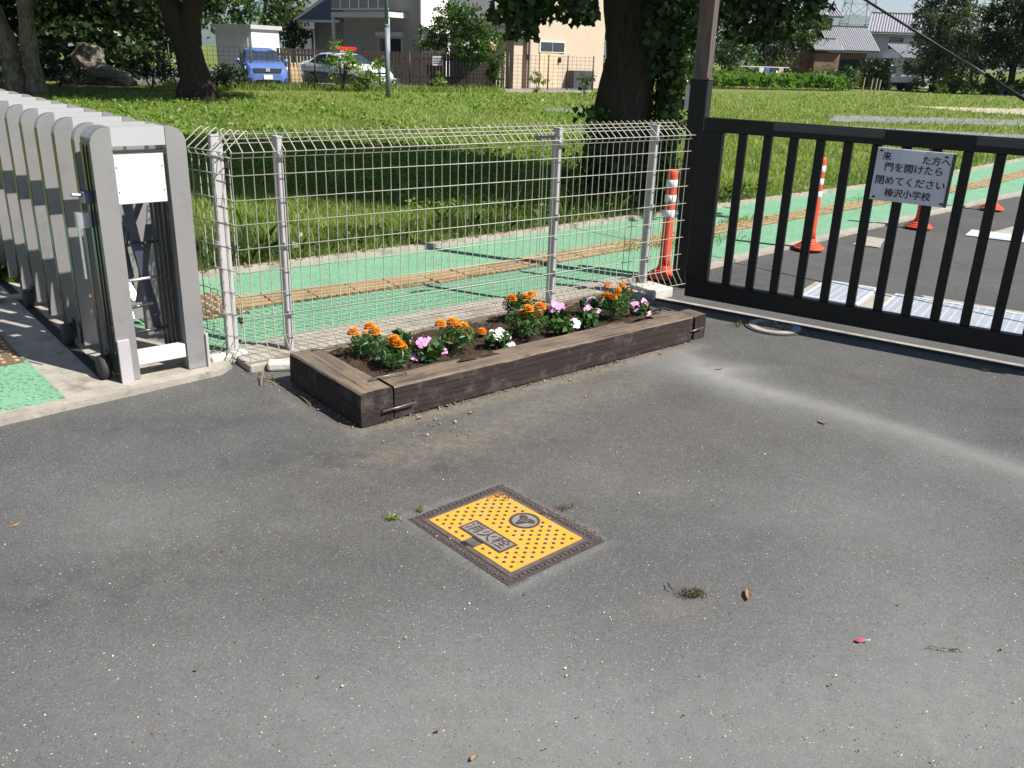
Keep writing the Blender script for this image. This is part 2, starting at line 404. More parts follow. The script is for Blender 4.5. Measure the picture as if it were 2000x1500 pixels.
MAT['leafmid'] = leafmat('mid green foliage', [(0.030, 0.075, 0.014), (0.050, 0.110, 0.022), (0.085, 0.150, 0.030)], 0.30, 0.42)
MAT['leaflight'] = leafmat('bright foliage', [(0.085, 0.17, 0.022), (0.13, 0.235, 0.034), (0.19, 0.28, 0.055)], 0.35, 0.45)
MAT['leafsilver'] = leafmat('silvery foliage', [(0.050, 0.080, 0.035), (0.075, 0.11, 0.05), (0.13, 0.16, 0.09)], 0.25, 0.25, spec=0.7)
MAT['corn'] = leafmat('corn leaves', [(0.07, 0.16, 0.035), (0.11, 0.22, 0.06), (0.18, 0.28, 0.10)], 0.35, 0.3, spec=0.7)
MAT['petalO'] = leafmat('orange petals', [(0.80, 0.24, 0.010), (0.86, 0.33, 0.014), (0.88, 0.43, 0.02)], 0.25, 0.6, (1.1, 1.0, 0.7))
MAT['petalY'] = leafmat('yellow orange petals', [(0.85, 0.30, 0.012), (0.90, 0.42, 0.02), (0.90, 0.50, 0.04)], 0.25, 0.6, (1.1, 1.0, 0.7))
MAT['petalP'] = leafmat('pink petals', [(0.66, 0.25, 0.60), (0.74, 0.34, 0.68), (0.80, 0.46, 0.74)], 0.25, 0.6, (1.0, 0.9, 1.0))
MAT['petalW'] = leafmat('white petals', [(0.78, 0.78, 0.78), (0.84, 0.84, 0.84), (0.80, 0.81, 0.82)], 0.2, 0.6, (1.0, 1.0, 1.0))
MAT['centerY'] = M('yellow flower eye', (0.75, 0.55, 0.08), 0.7)
MAT['bud'] = M('red brown bud', (0.24, 0.05, 0.03), 0.7)
MAT['plantleaf'] = leafmat('flower foliage', [(0.028, 0.075, 0.020), (0.045, 0.11, 0.030), (0.075, 0.15, 0.04)], 0.2, 0.45)
MAT['deadleaf'] = leafmat('dry fallen leaves', [(0.36, 0.22, 0.09), (0.44, 0.33, 0.18), (0.25, 0.13, 0.06), (0.50, 0.42, 0.29)], 0.15, 0.7, (1, .9, .7))
MAT['litter'] = leafmat('leaf litter', [(0.20, 0.115, 0.06), (0.33, 0.22, 0.13), (0.13, 0.075, 0.04), (0.38, 0.30, 0.20)], 0.1, 0.8, (1, .9, .7))
MAT['grit'] = leafmat('light grit', [(0.30, 0.29, 0.27), (0.52, 0.51, 0.48), (0.70, 0.69, 0.66)], 0.0, 0.8)
MAT['twig'] = M('dry twig', (0.20, 0.14, 0.09), 0.9)
MAT['mossclump'] = leafmat('dried moss', [(0.05, 0.04, 0.02), (0.09, 0.075, 0.03), (0.12, 0.095, 0.05)], 0.0, 0.9)

# ------------------------------------------------------------------ THE SETTING
def poly_sheet(name, pts, z, mat, label=None):
    me = bpy.data.meshes.new(name)
    o = Vector((pts[0][0], pts[0][1], z))
    me.from_pydata([Vector((p[0], p[1], z)) - o for p in pts], [], [tuple(range(len(pts)))])
    ob = bpy.data.objects.new(name, me); col.objects.link(ob); ob.location = o; me.materials.append(mat)
    ob['kind'] = 'structure'
    if label: ob['label'] = label
    # outward normal up
    if me.polygons[0].normal.z < 0: me.flip_normals()
    return ob

tag(poly_sheet('ground', [(-9000, -9000), (9000, -9000), (9000, 9000), (-9000, 9000)], -0.06, MAT['grassground']), kind='structure')

def seg_mask(px, py, pts, w):
    """soft band around a polyline"""
    d = np.full(px.shape, 1e9)
    for a, b in zip(pts[:-1], pts[1:]):
        ax, ay = a[0], a[1]; bx, by = b[0] - ax, b[1] - ay
        t = np.clip(((px - ax) * bx + (py - ay) * by) / (bx * bx + by * by), 0, 1)
        d = np.minimum(d, np.hypot(px - ax - t * bx, py - ay - t * by))
    return np.exp(-(d / w) ** 2)
def blob(px, py, c, rx, ry, ang=0.0):
    dx = px - c[0]; dy = py - c[1]; ca, sa = math.cos(ang), math.sin(ang)
    x = (dx * ca + dy * sa) / rx; y = (-dx * sa + dy * ca) / ry
    return np.exp(-(x * x + y * y))

def driveway():
    xs = np.concatenate([np.arange(-6, -1.6, 0.08), np.arange(-1.6, 2.4, 0.02), np.arange(2.4, 10.05, 0.08)]); ys = np.concatenate([np.arange(-3.0, 2.0, 0.08), np.arange(2.0, 5.6, 0.02), np.arange(5.6, 12.05, 0.08)])
    gx, gy = np.meshgrid(xs, ys); nx, ny = len(xs), len(ys)
    px, py = gx.ravel(), gy.ravel()
    z = 0.003 * np.sin(px * 1.7 + 0.6) * np.cos(py * 1.3) + 0.002 * np.sin(px * 4.1 + py * 3.3)
    z = z - 0.004
    v = np.stack([px, py, z], 1)
    i = np.arange((ny - 1) * nx).reshape(ny - 1, nx)[:, :-1].ravel()
    f = np.stack([i, i + 1, i + nx + 1, i + nx], 1)
    ob = mesh_np('driveway', v, f, MAT['asphalt'], smooth=True)
    W = lambda *a: [tuple(g(*q))[:2] for q in a]
    # R: pale dust, G: brown dirt, B: dark damp
    R = 0.36 * seg_mask(px, py, W((1330, 690), (1420, 742), (1600, 790), (1800, 850), (2000, 920), (2300, 1030)), 0.075) + 0.26 * seg_mask(px, py, W((1350, 700), (1420, 742), (1600, 795), (1800, 860), (2000, 935), (2300, 1050)), 0.20)
    R += 0.30 * seg_mask(px, py, W((1250, 700), (1330, 720), (1480, 770)), 0.16)
    R += 0.55 * blob(px, py, g(1420, 720), 0.22, 0.10) + 0.28 * blob(px, py, g(1900, 1250), 0.4, 0.4) + 0.25 * blob(px, py, g(1650, 1000), 0.7, 0.35)
    R += 0.26 * blob(px, py, g(1000, 1440), 1.2, 0.3) + 0.16 * blob(px, py, g(300, 1000), 0.5, 0.5) + 0.25 * blob(px, py, g(1900, 1420), 0.5, 0.3)
    R += 0.20 * blob(px, py, g(1150, 1300), 1.6, 0.55) + 0.14 * blob(px, py, g(1000, 1600), 2.2, 0.5)
    R += 0.40 * seg_mask(px, py, W((790, 1010), (985, 945), (1190, 1050), (1000, 1150), (790, 1010)), 0.025)
    G = 0.22 * blob(px, py, g(1050, 900), 1.5, 0.5, 0.6) + 0.95 * seg_mask(px, py, W((700, 845), (770, 825), (1000, 770), (1200, 715), (1360, 675)), 0.055)
    G += 0.55 * seg_mask(px, py, W((740, 880), (900, 860), (1050, 800), (1250, 740)), 0.16)
    G += 0.50 * blob(px, py, g(820, 890), 0.35, 0.12, 0.5) + 0.6 * blob(px, py, g(1300, 690), 0.22, 0.05, 0.6)
    G += 0.55 * blob(px, py, g(1310, 1185), 0.085, 0.055) + 0.5 * blob(px, py, g(1290, 955), 0.07, 0.03) + 0.45 * blob(px, py, g(1385, 715), 0.12, 0.06)
    G += 0.32 * blob(px, py, g(560, 795), 0.12, 0.05, 0.6) + 0.5 * seg_mask(px, py, W((545, 770), (620, 820), (700, 842)), 0.03)
    B = 1.0 * seg_mask(px, py, W((995, 950), (1090, 990), (1190, 1043)), 0.022) + 0.8 * seg_mask(px, py, W((785, 1012), (985, 948)), 0.010) + 0.8 * seg_mask(px, py, W((785, 1012), (996, 1146), (1190, 1050)), 0.008) + 0.5 * blob(px, py, g(1390, 713), 0.1, 0.035)
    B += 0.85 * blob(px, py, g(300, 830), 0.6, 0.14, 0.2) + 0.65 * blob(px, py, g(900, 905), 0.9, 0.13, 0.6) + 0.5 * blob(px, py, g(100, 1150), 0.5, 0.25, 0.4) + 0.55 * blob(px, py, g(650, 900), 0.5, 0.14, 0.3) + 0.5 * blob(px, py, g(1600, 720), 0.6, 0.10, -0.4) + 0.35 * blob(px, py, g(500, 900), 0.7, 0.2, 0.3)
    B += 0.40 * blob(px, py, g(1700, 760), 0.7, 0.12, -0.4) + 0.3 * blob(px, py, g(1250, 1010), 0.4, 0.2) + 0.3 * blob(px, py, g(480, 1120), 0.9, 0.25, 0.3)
    road = 0.55 / (1 + np.exp(-((px - 2.0) * 0.55 + (py - 5.6) * 0.83 - 0.35) * 14))
    B += road * 0.9
    a = ob.data.color_attributes.new('stain', 'FLOAT_COLOR', 'POINT')
    c = np.stack([np.clip(R, 0, 1), np.clip(G, 0, 1), np.clip(B, 0, 1), np.ones_like(R)], 1).astype(np.float32)
    a.data.foreach_set('color', c.ravel())
    ob['kind'] = 'structure'
    return ob
driveway()

# pavement polylines (world), kerb line towards the field, near edge, tactile line
KF = [(-7.0, 2.0), (-4.2, 4.45), (-2.39, 5.95), (-1.59, 6.63), (-0.88, 7.22), (0.19, 8.17), (1.69, 9.54), (2.81, 10.53), (4.62, 12.12), (7.1, 14.5), (9.4, 16.9), (16, 24.0), (40, 50)]
KN = [(-6.0, 0.65), (-3.6, 2.65), (-1.75, 4.25), (-0.5, 5.36), (0.73, 6.36), (1.30, 6.80), (1.55, 6.98), (2.07, 7.52), (3.64, 9.08), (5.59, 10.97), (6.87, 12.18), (11.0, 16.4), (17.5, 23.0), (42, 49)]
YL = [(-5.0, 2.75), (-3.1, 4.35), (-1.75, 5.50), (-0.6, 6.30), (1.12, 7.88), (3.10, 9.76), (4.9, 11.4), (6.45, 12.78), (8.25, 14.75), (12, 19.0), (24, 32)]
def offs(pl, d):
    out = []
    for i, p in enumerate(pl):
        a = Vector(pl[max(i - 1, 0)]); b = Vector(pl[min(i + 1, len(pl) - 1)]); t = (b - a).normalized()
        out.append((p[0] - t.y * d, p[1] + t.x * d))
    return out
def strip(name, a, b, z0, z1, mat, parent=None):
    mb = MB()
    for i in range(len(a) - 1):
        q = [a[i], a[i + 1], b[i + 1], b[i]]
        mb.prism([Vector((p[0], p[1], z0)) for p in q], (0, 0, z1 - z0))
    return mb.build(name, mat, parent)
# pavement body
n_ = min(len(KF), len(KN))
mbp = MB()
KNi = offs(KN, 0.11)
poly = KNi + KF[::-1]
mbp.prism([Vector((p[0], p[1], -0.02)) for p in poly], (0, 0, 0.036))
pave = mbp.build('pavement', MAT['green']); pave['kind'] = 'structure'
kr = strip('kerb', KN, KNi, -0.05, 0.022, MAT['conc']); kr['kind'] = 'structure'
kr2 = strip('field_kerb', KF, offs(KF, 0.09), -0.05, 0.05, MAT['conc']); kr2['kind'] = 'structure'

# grass field sheet beyond the kerb
KFo = offs(KF, 0.08)
fieldpts = KFo + [(400, 420), (-400, 420), (-400, -300)]
poly_sheet('grass_field', fieldpts, 0.012, MAT['grassground'])

# left pavement beside the sliding gate and concrete apron
cz = MB()
apron = [uv(0.42, 4.07), uv(0.88, 4.12), uv(1.58, 4.17), uv(1.66, 4.24), uv(1.62, 4.42), uv(1.56, 4.9), uv(1.40, 5.3), uv(1.40, 9.0), uv(0.70, 9.0), uv(0.80, 4.22), uv(0.42, 4.15)]
cz.prism([Vector((p.x, p.y, -0.05)) for p in apron], (0, 0, 0.077))
ap = cz.build('concrete_apron', MAT['conc']); ap['kind'] = 'structure'
gp = MB(); q = [uv(-2.5, 4.12), uv(0.46, 4.172), uv(0.845, 4.19), uv(0.70, 9.0), uv(-2.5, 9.0)]
gp.prism([Vector((p.x, p.y, -0.05)) for p in q], (0, 0, 0.083))
lp = gp.build('pavement', MAT['green']); lp['kind'] = 'structure'
ke = MB(); ke.prism([Vector((p.x, p.y, -0.05)) for p in (uv(-2.5, 4.0), uv(0.44, 4.055), uv(0.44, 4.165), uv(-2.5, 4.11))], (0, 0, 0.068))
k3 = ke.build('kerb', MAT['conc']); k3['kind'] = 'structure'
# slot for the sliding gate wheels
sl = MB(); sl.box(uv(1.07, 6.2, 0.0290), (0.05, 3.7, 0.004), (UA, VA, Z)); so = sl.build('gate_channel', MAT['dark']); so['kind'] = 'structure'
# concrete strip under the mesh fence
FU = (UA * 1.0 - VA * 0.038).normalized(); FV = Vector((-FU.y, FU.x, 0)); FS = uv(1.73, 4.215)
def fp(s, t, z=0.0): return FS + FU * s + FV * t + Z * z
cs = MB(); cs.prism([fp(-0.02, -0.10, -0.05), fp(3.0, -0.10, -0.05), fp(3.0, 0.22, -0.05), fp(-0.02, 0.22, -0.05)], (0, 0, 0.085))
c_ = cs.build('fence_footing', MAT['conc'], bevel=0.006); c_['kind'] = 'structure'

# tactile tiles: bar tiles along the line, dot tiles at the gate
def along(pl, step):
    out = []; acc = 0.0
    for a, b in zip(pl[:-1], pl[1:]):
        a = Vector(a); b = Vector(b); L = (b - a).length
        while acc <= L:
            p = a + (b - a) * (acc / L); out.append((p, math.atan2((b - a).y, (b - a).x))); acc += step
        acc -= L
    return out
tm = MB(); tm.box((0, 0, 0), (0.296, 0.296, 0.012))
tb_ = MB()
for k in range(4): tb_.box((0, -0.1125 + k * 0.075, 0.0085), (0.285, 0.034, 0.009))
t0 = tm.build('tactile_tile', MAT['yellow'], None, origin=(0, 0, 0)); t0.parent = pave
b0 = tb_.build('bars', MAT['yellowbar'], None, origin=(0, 0, 0)); b0.parent = t0
bar_me = t0.data
tiles = along(YL[2:], 0.30)
first = True
for p, a in tiles[0:62]:
    jit = random.uniform(-0.012, 0.012)
    if first: t0.location = Vector((p.x, p.y, 0.018)) - wloc(pave); t0.rotation_euler = (0, 0, a + jit); first = False
    else:
        tt_ = shared('tactile_tile', bar_me, (p.x, p.y, 0.018 + random.uniform(-.002, .002)), pave, a + jit)
        bb_ = bpy.data.objects.new('bars', b0.data); col.objects.link(bb_); bb_.parent = tt_
MAT['browntile'] = M('brown worn tile', (0.15, 0.10, 0.06), 0.8, (0.10, 0.07, 0.045), 8, bump=0.3)
MAT['dot'] = M('cream dots', (0.42, 0.31, 0.17), 0.7, (0.28, 0.20, 0.11), 20)
def dot_tile(loc, a, parent):
    b = MB(); c, s = math.cos(a), math.sin(a); ax = (Vector((c, s, 0)), Vector((-s, c, 0)), Z)
    b.box(loc, (0.296, 0.296, 0.012), ax); t = b.build('tactile_tile', MAT['browntile'], parent)
    d = MB()
    for i in range(5):
        for j in range(5):
            q = Vector(loc) + ax[0] * (-0.12 + i * 0.06) + ax[1] * (-0.12 + j * 0.06)
            d.lathe([(0.013, 0.005), (0.013, 0.010), (0.008, 0.013)], q, 7, ax)
    d.build('dots', MAT['dot'], t)
a0 = math.atan2(UA.y, UA.x)
base = Vector((-1.85, 5.28, 0))
for i in range(-1, 1):
    for j in range(0, 2):
        q = base + Vector((math.cos(a0), math.sin(a0), 0)) * (i * 0.30) + Vector((-math.sin(a0), math.cos(a0), 0)) * (j * 0.30)
        dot_tile((q.x, q.y, 0.018), a0, pave)
for i in range(3):
    for j in range(6):
        q = uv(0.66 - i * 0.30, 4.95 + j * 0.30)
        dot_tile((q.x, q.y, 0.035), a0, lp)

# gravel tracks, sand and parking lot in the field
def ragged(pts, z, mat, name, amp=0.3, n=10):
    out = []
    for i in range(len(pts)):
        a = pts[i]; b = pts[(i + 1) % len(pts)]
        for k in range(n):
            t = k / n; p = a.lerp(b, t); p = p + Vector((random.uniform(-amp, amp), random.uniform(-amp, amp), 0))
            out.append((p.x, p.y))
    return poly_sheet(name, out, z, mat)
ragged([g(1620, 226), g(2050, 236), g(2400, 250), g(2400, 266), g(2050, 247), g(1620, 240)], 0.022, MAT['gravel'], 'gravel_track', 0.32, 14)
ragged([g(1440, 240), g(1700, 250), g(2050, 268), g(2400, 292), g(2400, 320), g(2050, 290), g(1700, 268), g(1440, 256)], 0.026, MAT['gravel'], 'gravel_track', 0.15, 14)
ragged([g(1770, 208), g(2050, 214), g(2400, 230), g(2400, 240), g(2050, 228), g(1930, 222)], 0.022, MAT['sand'], 'sand_patch', 0.2, 8)
ragged([g(1060, 212), g(1160, 214), g(1130, 222), g(1070, 219)], 0.022, MAT['gravel'], 'gravel_patch', 0.2)
poly_sheet('parking_lot', [X(200, 36.6)[:2], X(1020, 41.8)[:2], X(1200, 50)[:2], X(1000, 64)[:2], X(0, 60)[:2]], 0.03, MAT['farasph'])

# ------------------------------------------------------------------ vegetation generators
def basis(nrm):
    a = np.where(np.abs(nrm[:, 2:3]) < 0.9, np.array([[0, 0, 1.0]]), np.array([[1.0, 0, 0]]))
    t = np.cross(nrm, a); t /= np.linalg.norm(t, axis=1, keepdims=True)
    return t, np.cross(nrm, t)
def rnd_dirs(n, up=0.0, r=rng):
    d = r.normal(size=(n, 3)); d[:, 2] = d[:, 2] + up; d /= np.linalg.norm(d, axis=1, keepdims=True); return d
SHAPES = {'quad': np.array([(-0.5, 0), (0, -0.32), (0.5, 0), (0, 0.32)]),
          'long': np.array([(-0.5, 0), (0, -0.11), (0.5, 0), (0, 0.11)]),
          'fan': np.array([(0, -0.45), (0.5, 0.1), (0.15, 0.42), (-0.45, 0.28)]),
          'wide': np.array([(-0.5, -0.1), (0.05, -0.42), (0.5, 0.0), (0.0, 0.42)])}
def leaf_cards(cen, size, shape='quad', up=0.3, fold=0.18):
    n = len(cen); nrm = rnd_dirs(n, up); t, b = basis(nrm)
    ang = rng.uniform(0, 2 * np.pi, n)[:, None]
    t2 = t * np.cos(ang) + b * np.sin(ang); b2 = -t * np.sin(ang) + b * np.cos(ang)
    s = (size * rng.uniform(0.6, 1.35, n))[:, None]
    S = SHAPES[shape]; v = np.empty((n, 4, 3))
    for k in range(4):
        v[:, k] = cen + t2 * (S[k, 0] * s) + b2 * (S[k, 1] * s) + (nrm * (fold * s) if k in (1, 3) else 0)
    f = np.arange(n * 4).reshape(n, 4)
    return v.reshape(-1, 3), f
def crown_points(ells, n, nclump, cr, shell=0.45):
    """clumped points in a set of ellipsoids (cx,cy,cz,rx,ry,rz)"""
    E_ = np.array(ells, float); vol = E_[:, 3] * E_[:, 4] * E_[:, 5]
    pick = rng.choice(len(E_), nclump, p=vol / vol.sum())
    d = rnd_dirs(nclump); r = rng.uniform(0, 1, nclump) ** shell
    c = E_[pick, :3] + d * r[:, None] * E_[pick, 3:6]
    w = rng.uniform(0.3, 1.5, nclump); w /= w.sum()
    k = rng.choice(nclump, n, p=w)
    rad = cr * rng.uniform(0.5, 1.3, nclump)
    return c[k] + rng.normal(size=(n, 3)) * (rad[k] * 0.5)[:, None] * np.array([1, 1, 0.7])
def wobble_tube(mb, pts, r0, r1, n=10, steps=14, amp=0.06, seed=0.0, flare=0.0):
    pts = [Vector(p) for p in pts]; out = []; rs = []
    L = len(pts) - 1
    for i in range(steps + 1):
        t = i / steps * L; k = min(int(t), L - 1); p = pts[k].lerp(pts[k + 1], t - k)
        q = i / steps; r = r0 + (r1 - r0) * q + flare * math.exp(-q * 9)
        p = p + Vector((mnoise.noise((seed, q * 5, 0)), mnoise.noise((seed, q * 5, 9)), 0)) * amp
        out.append(p); rs.append(r * (1 + 0.12 * mnoise.noise((seed + 3, q * 8, 1))))
    st = len(mb.v); mb.tube(out, rs, n)
    for i in range(st, len(mb.v)):
        q = mb.v[i]; mb.v[i] = q + Vector((mnoise.noise(q * 2.2), mnoise.noise(q * 2.2 + Vector((7, 1, 3))), 0)) * r0 * 0.22
def tree(name, base, label, trunks, ells, nleaf, size, leafm, barkm, group=None, shape='quad', nclump=None, cr=0.5, extra=None, shell=0.45, cat='tree', up=0.3):
    t = thing(name, base, label, cat, group)
    mb = MB()
    for i, (pts, r0, r1, fl) in enumerate(trunks):
        wobble_tube(mb, [Vector(base) + Vector(p) for p in pts], r0, r1, seed=i * 3.1 + base[0], flare=fl, amp=r0 * 0.3)
    mb.build('trunk', barkm, t, smooth=True)
    pts = []
    if ells:
        el = [(base[0] + e[0], base[1] + e[1], base[2] + e[2], e[3], e[4], e[5]) for e in ells]
        pts.append(crown_points(el, nleaf, nclump or max(12, nleaf // 45), cr, shell))
    if extra is not None: pts.append(extra)
    c = np.concatenate(pts); c = c[c[:, 2] > base[2] + 0.03]
    v, f = leaf_cards(c, size, shape, up)
    mesh_np('crown', v, f, leafm, t)
    return t
def shrub(name, base, label, h, rx, n, size, leafm, group=None, shape='quad', cat='shrub', nst=5, ry=None):
    ry = ry or rx
    tr = []
    for k in range(nst):
        a = random.uniform(0, 6.28); q = random.uniform(0.2, 0.7)
        tr.append((((0, 0, 0), (math.cos(a) * rx * q * .5, math.sin(a) * ry * q * .5, h * .5), (math.cos(a) * rx * q, math.sin(a) * ry * q, h * .85)), 0.012 + 0.008 * h, 0.005, 0))
    return tree(name, base, label, tr, [(0, 0, h * 0.55, rx, ry, h * 0.46)], n, size, leafm, MAT['bark'], group, shape, cr=max(0.12, rx * .35), cat=cat, shell=0.6)

def blades(cen, h, w, lean, mat, name, seg=2):
    n = len(cen); a = rng.uniform(0, 2 * np.pi, n); d = np.stack([np.cos(a), np.sin(a), np.zeros(n)], 1)
    la = rng.uniform(0, 2 * np.pi, n); ld = np.stack([np.cos(la), np.sin(la), np.zeros(n)], 1)
    hh = (h * rng.uniform(0.45, 1.3, n))[:, None]; ww = (w * rng.uniform(0.6, 1.3, n))[:, None]
    le = (lean * rng.uniform(0.1, 1.3, n))[:, None] * hh
    up = np.array([[0, 0, 1.0]])
    if seg == 1:
        v = np.stack([cen - d * ww, cen + d * ww, cen + up * hh + ld * le], 1); f = np.arange(n * 3).reshape(n, 3)
    else:
        mid = cen + up * hh * 0.6 + ld * le * 0.3
        tip = cen + up * hh * 0.95 + ld * le
        v = np.stack([cen - d * ww, cen + d * ww, mid + d * ww * 0.7, tip, mid - d * ww * 0.7], 1); f = np.arange(n * 5).reshape(n, 5)
    ob = mesh_np(name, v.reshape(-1, 3), f, mat); return ob

def sample_px(n, x0, x1, y0, y1, pw=1.0):
    """ground points: denser near, thinning with distance"""
    px = rng.uniform(x0, x1, n); py = y0 + (y1 - y0) * rng.uniform(0, 1, n) ** pw
    d = (RV[0] * ((px - 1000) / FPX) - UVc[0] * ((py - 750) / FPX) + _f[0],
         RV[1] * ((px - 1000) / FPX) - UVc[1] * ((py - 750) / FPX) + _f[1],
         RV[2] * ((px - 1000) / FPX) - UVc[2] * ((py - 750) / FPX) + _f[2])
    t = -CAMH / d[2]; ok = d[2] < -0.02
    return np.stack([d[0] * t, d[1] * t, np.full(n, 0.012)], 1)[ok]
kfx = np.array([p[0] for p in KFo]); kfy = np.array([p[1] for p in KFo])
def in_field(p, m=0.0): return p[:, 1] > np.interp(p[:, 0], kfx, kfy) + m
def edge_dist(p): return p[:, 1] - np.interp(p[:, 0], kfx, kfy)
def keep_off(p, rects):
    k = np.ones(len(p), bool)
    for poly in rects:
        ins = np.zeros(len(p), bool); j = len(poly) - 1
        for i in range(len(poly)):
            xi, yi = poly[i][0], poly[i][1]; xj, yj = poly[j][0], poly[j][1]
            c = ((yi > p[:, 1]) != (yj > p[:, 1])) & (p[:, 0] < (xj - xi) * (p[:, 1] - yi) / (yj - yi + 1e-12) + xi)
            ins ^= c; j = i
        k &= ~(ins & (rng.uniform(0, 1, len(p)) > 0.2))
    return k
GR = [[g(1620, 226), g(2400, 250), g(2400, 264), g(2050, 247), g(1620, 240)], [g(1440, 240), g(1700, 250), g(2050, 268), g(2400, 292), g(2400, 320), g(2050, 290), g(1700, 268), g(1440, 256)],
      [g(1770, 208), g(2400, 230), g(2400, 240), g(2050, 228), g(1930, 222)],
      [X(200, 36.6), X(1020, 41.8), X(1200, 50), X(1000, 64), X(0, 60)]]
def lownoise(p, s, o=0.0):
    return np.sin(p[:, 0] * s + 1.3 + o) * np.cos(p[:, 1] * s * 0.8 + o) + 0.5 * np.sin(p[:, 0] * s * 2.3 + p[:, 1] * s * 1.7 + o)

p = sample_px(270000, -150, 2150, 183, 560)
p = p[in_field(p)]; p = p[keep_off(p, GR)]
bare = lownoise(p, 0.9) > 1.0
p = p[~(bare & (rng.uniform(0, 1, len(p)) < 0.75))]
dist = np.hypot(p[:, 0], p[:, 1])
gr = blades(p, 0.05 + 0.0016 * np.clip(dist, 0, 40) + 0.025 * np.clip(lownoise(p, 0.6, 2), 0, 1), 0.0022 + 0.00042 * dist, 0.9, MAT['grass'], 'field_grass', 1)
tag(gr, 'short sunlit lawn grass covering the open field', 'grass', kind='stuff')
# tall verge along the pavement
p = sample_px(90000, -100, 2150, 235, 560)
e = edge_dist(p); p = p[(e > 0.02) & (e < 1.5)]; e = edge_dist(p)
lim = np.clip(np.where(p[:, 0] < 1.2, 1.0, np.where(p[:, 0] < 3.2, 0.42, 0.28)), 0, 1)
p = p[(rng.uniform(0, 1, len(p)) < lim * np.exp(-np.clip(e - 0.9, 0, 9) * 2))]
hh = (0.06 + 0.14 * np.exp(-((edge_dist(p) - 0.55) / 0.5) ** 2)) * (0.8 + 0.35 * lownoise(p, 2.1)) * np.where(p[:, 0] < 1.2, 1.25, 0.75)
vg = blades(p, np.clip(hh, 0.04, 0.4), 0.0045, 0.8, MAT['grasstall'], 'verge_grass', 2)
tag(vg, 'tall uncut grass along the kerb behind the mesh fence', 'grass', kind='stuff')
p = sample_px(5000, 100, 1500, 300, 560); e = edge_dist(p); p = p[(e > 0.2) & (e < 1.1) & (p[:, 0] < 1.4)]
tag(blades(p, 0.30, 0.0028, 0.55, MAT['grass'], 'seed_stalks', 2), 'tall thin grass seed stalks rising above the verge', 'grass', kind='stuff')
p = sample_px(9000, 100, 1500, 300, 560); e = edge_dist(p); p = p[(e > 0.08) & (e < 0.9)]; p[:, 2] += rng.uniform(0.01, 0.12, len(p))
v, f = leaf_cards(p, 0.045 * rng.uniform(.6, 1.5, len(p)), 'wide', 0.7); tag(mesh_np('verge_weeds', v, f, MAT['leafmid']), 'broad weed leaves in the uncut verge', 'weeds', kind='stuff')
# broad-leaved weeds in the field
p = sample_px(26000, -100, 1300, 185, 420); p = p[in_field(p, 0.15)]; p = p[keep_off(p, GR)]
p = p[lownoise(p, 0.45, 1.0) > -0.15]
p[:, 2] += rng.uniform(0.02, 0.12, len(p))
v, f = leaf_cards(p, 0.035 + 0.0018 * np.hypot(p[:, 0], p[:, 1]), 'wide', 1.0)
tag(mesh_np('field_weeds', v, f, MAT['leaflight']), 'low broad leaved weeds spread through the lawn', 'weeds', kind='stuff')
# litter along the kerb
p = sample_px(26000, -100, 2100, 300, 570); e = edge_dist(p); p = p[(e > -0.10) & (e < 0.16)]
p[:, 2] = np.where(edge_dist(p) < 0.02, 0.058, 0.03)
v, f = leaf_cards(p, np.full(len(p), 0.028), 'wide', 2.0)
tag(mesh_np('leaf_litter', v, f, MAT['litter']), 'brown leaf litter lying along the field kerb', 'litter', kind='stuff')
# weeds growing in the tactile line
p = []
for cx_, cy_, r_, k_ in ((1.55, 8.0, 0.35, 700), (2.35, 9.2, 0.22, 350), (4.3, 11.0, 0.3, 300), (1.0, 7.7, 0.2, 200)):
    q = np.array([[cx_, cy_, 0.018]]) + rng.normal(size=(k_, 3)) * np.array([[r_, r_ * 0.4, 0]]) @ np.array([[.73, .68, 0], [-.68, .73, 0], [0, 0, 1]])
    p.append(q)
p = np.concatenate(p)
tag(blades(p, 0.035, 0.003, 0.9, MAT['grass'], 'paving_weeds', 2), 'grass tufts growing through the yellow tactile tiles', 'weeds', kind='stuff')

# ------------------------------------------------------------------ PLANTER
def beam(name, L, W, Hh, mat, loc, rotz, parent, seed, n=26, rough=0.003, nick=0.006):
    """weathered timber along local x, base at z=0"""
    mb = MB(); c = 0.008
    ring = [(-W / 2 + c, 0), (W / 2 - c, 0), (W / 2, c), (W / 2, Hh / 2), (W / 2, Hh - c), (W / 2 - c, Hh), (0, Hh), (-W / 2 + c, Hh), (-W / 2, Hh - c), (-W / 2, Hh / 2), (-W / 2, c)]
    vs_ = []; k = len(ring)
    for i in range(n + 1):
        x = -L / 2 + L * i / n
        for (y, z) in ring:
            q = Vector((x * 3 + seed, y * 9, z * 9)); d = Vector((0, mnoise.noise(q), mnoise.noise(q + Vector((5, 5, 5))))) * rough
            e = 0.0
            if z > Hh - 2 * c and abs(y) > W / 2 - 2 * c: e = -abs(mnoise.noise(Vector((x * 11 + seed, y * 30, 3)))) * nick
            vs_.append(Vector((x, y + d.y, max(0, z + d.z + e))))
    fs = [(i * k + j, i * k + (j + 1) % k, (i + 1) * k + (j + 1) % k, (i + 1) * k + j) for i in range(n) for j in range(k)]
    fs += [tuple(range(k - 1, -1, -1)), tuple(range(n * k, n * k + k))]
    mb.add(vs_, fs)
    ob = mb.build(name, mat, None, origin=(0, 0, 0))
    ob.parent = parent; ob.location = Vector(loc) - wloc(parent); ob.rotation_euler = (0, 0, rotz)
    me = ob.data
    if me.polygons[0].normal.dot(me.polygons[0].center - Vector((me.polygons[0].center.x, 0, Hh / 2))) < 0: me.flip_normals()
    return ob
SH = 0.162
pb = thing('planter_box', uv(3.0, 3.5), 'low raised flower bed of dark railway sleepers stapled together on the asphalt', 'planter')
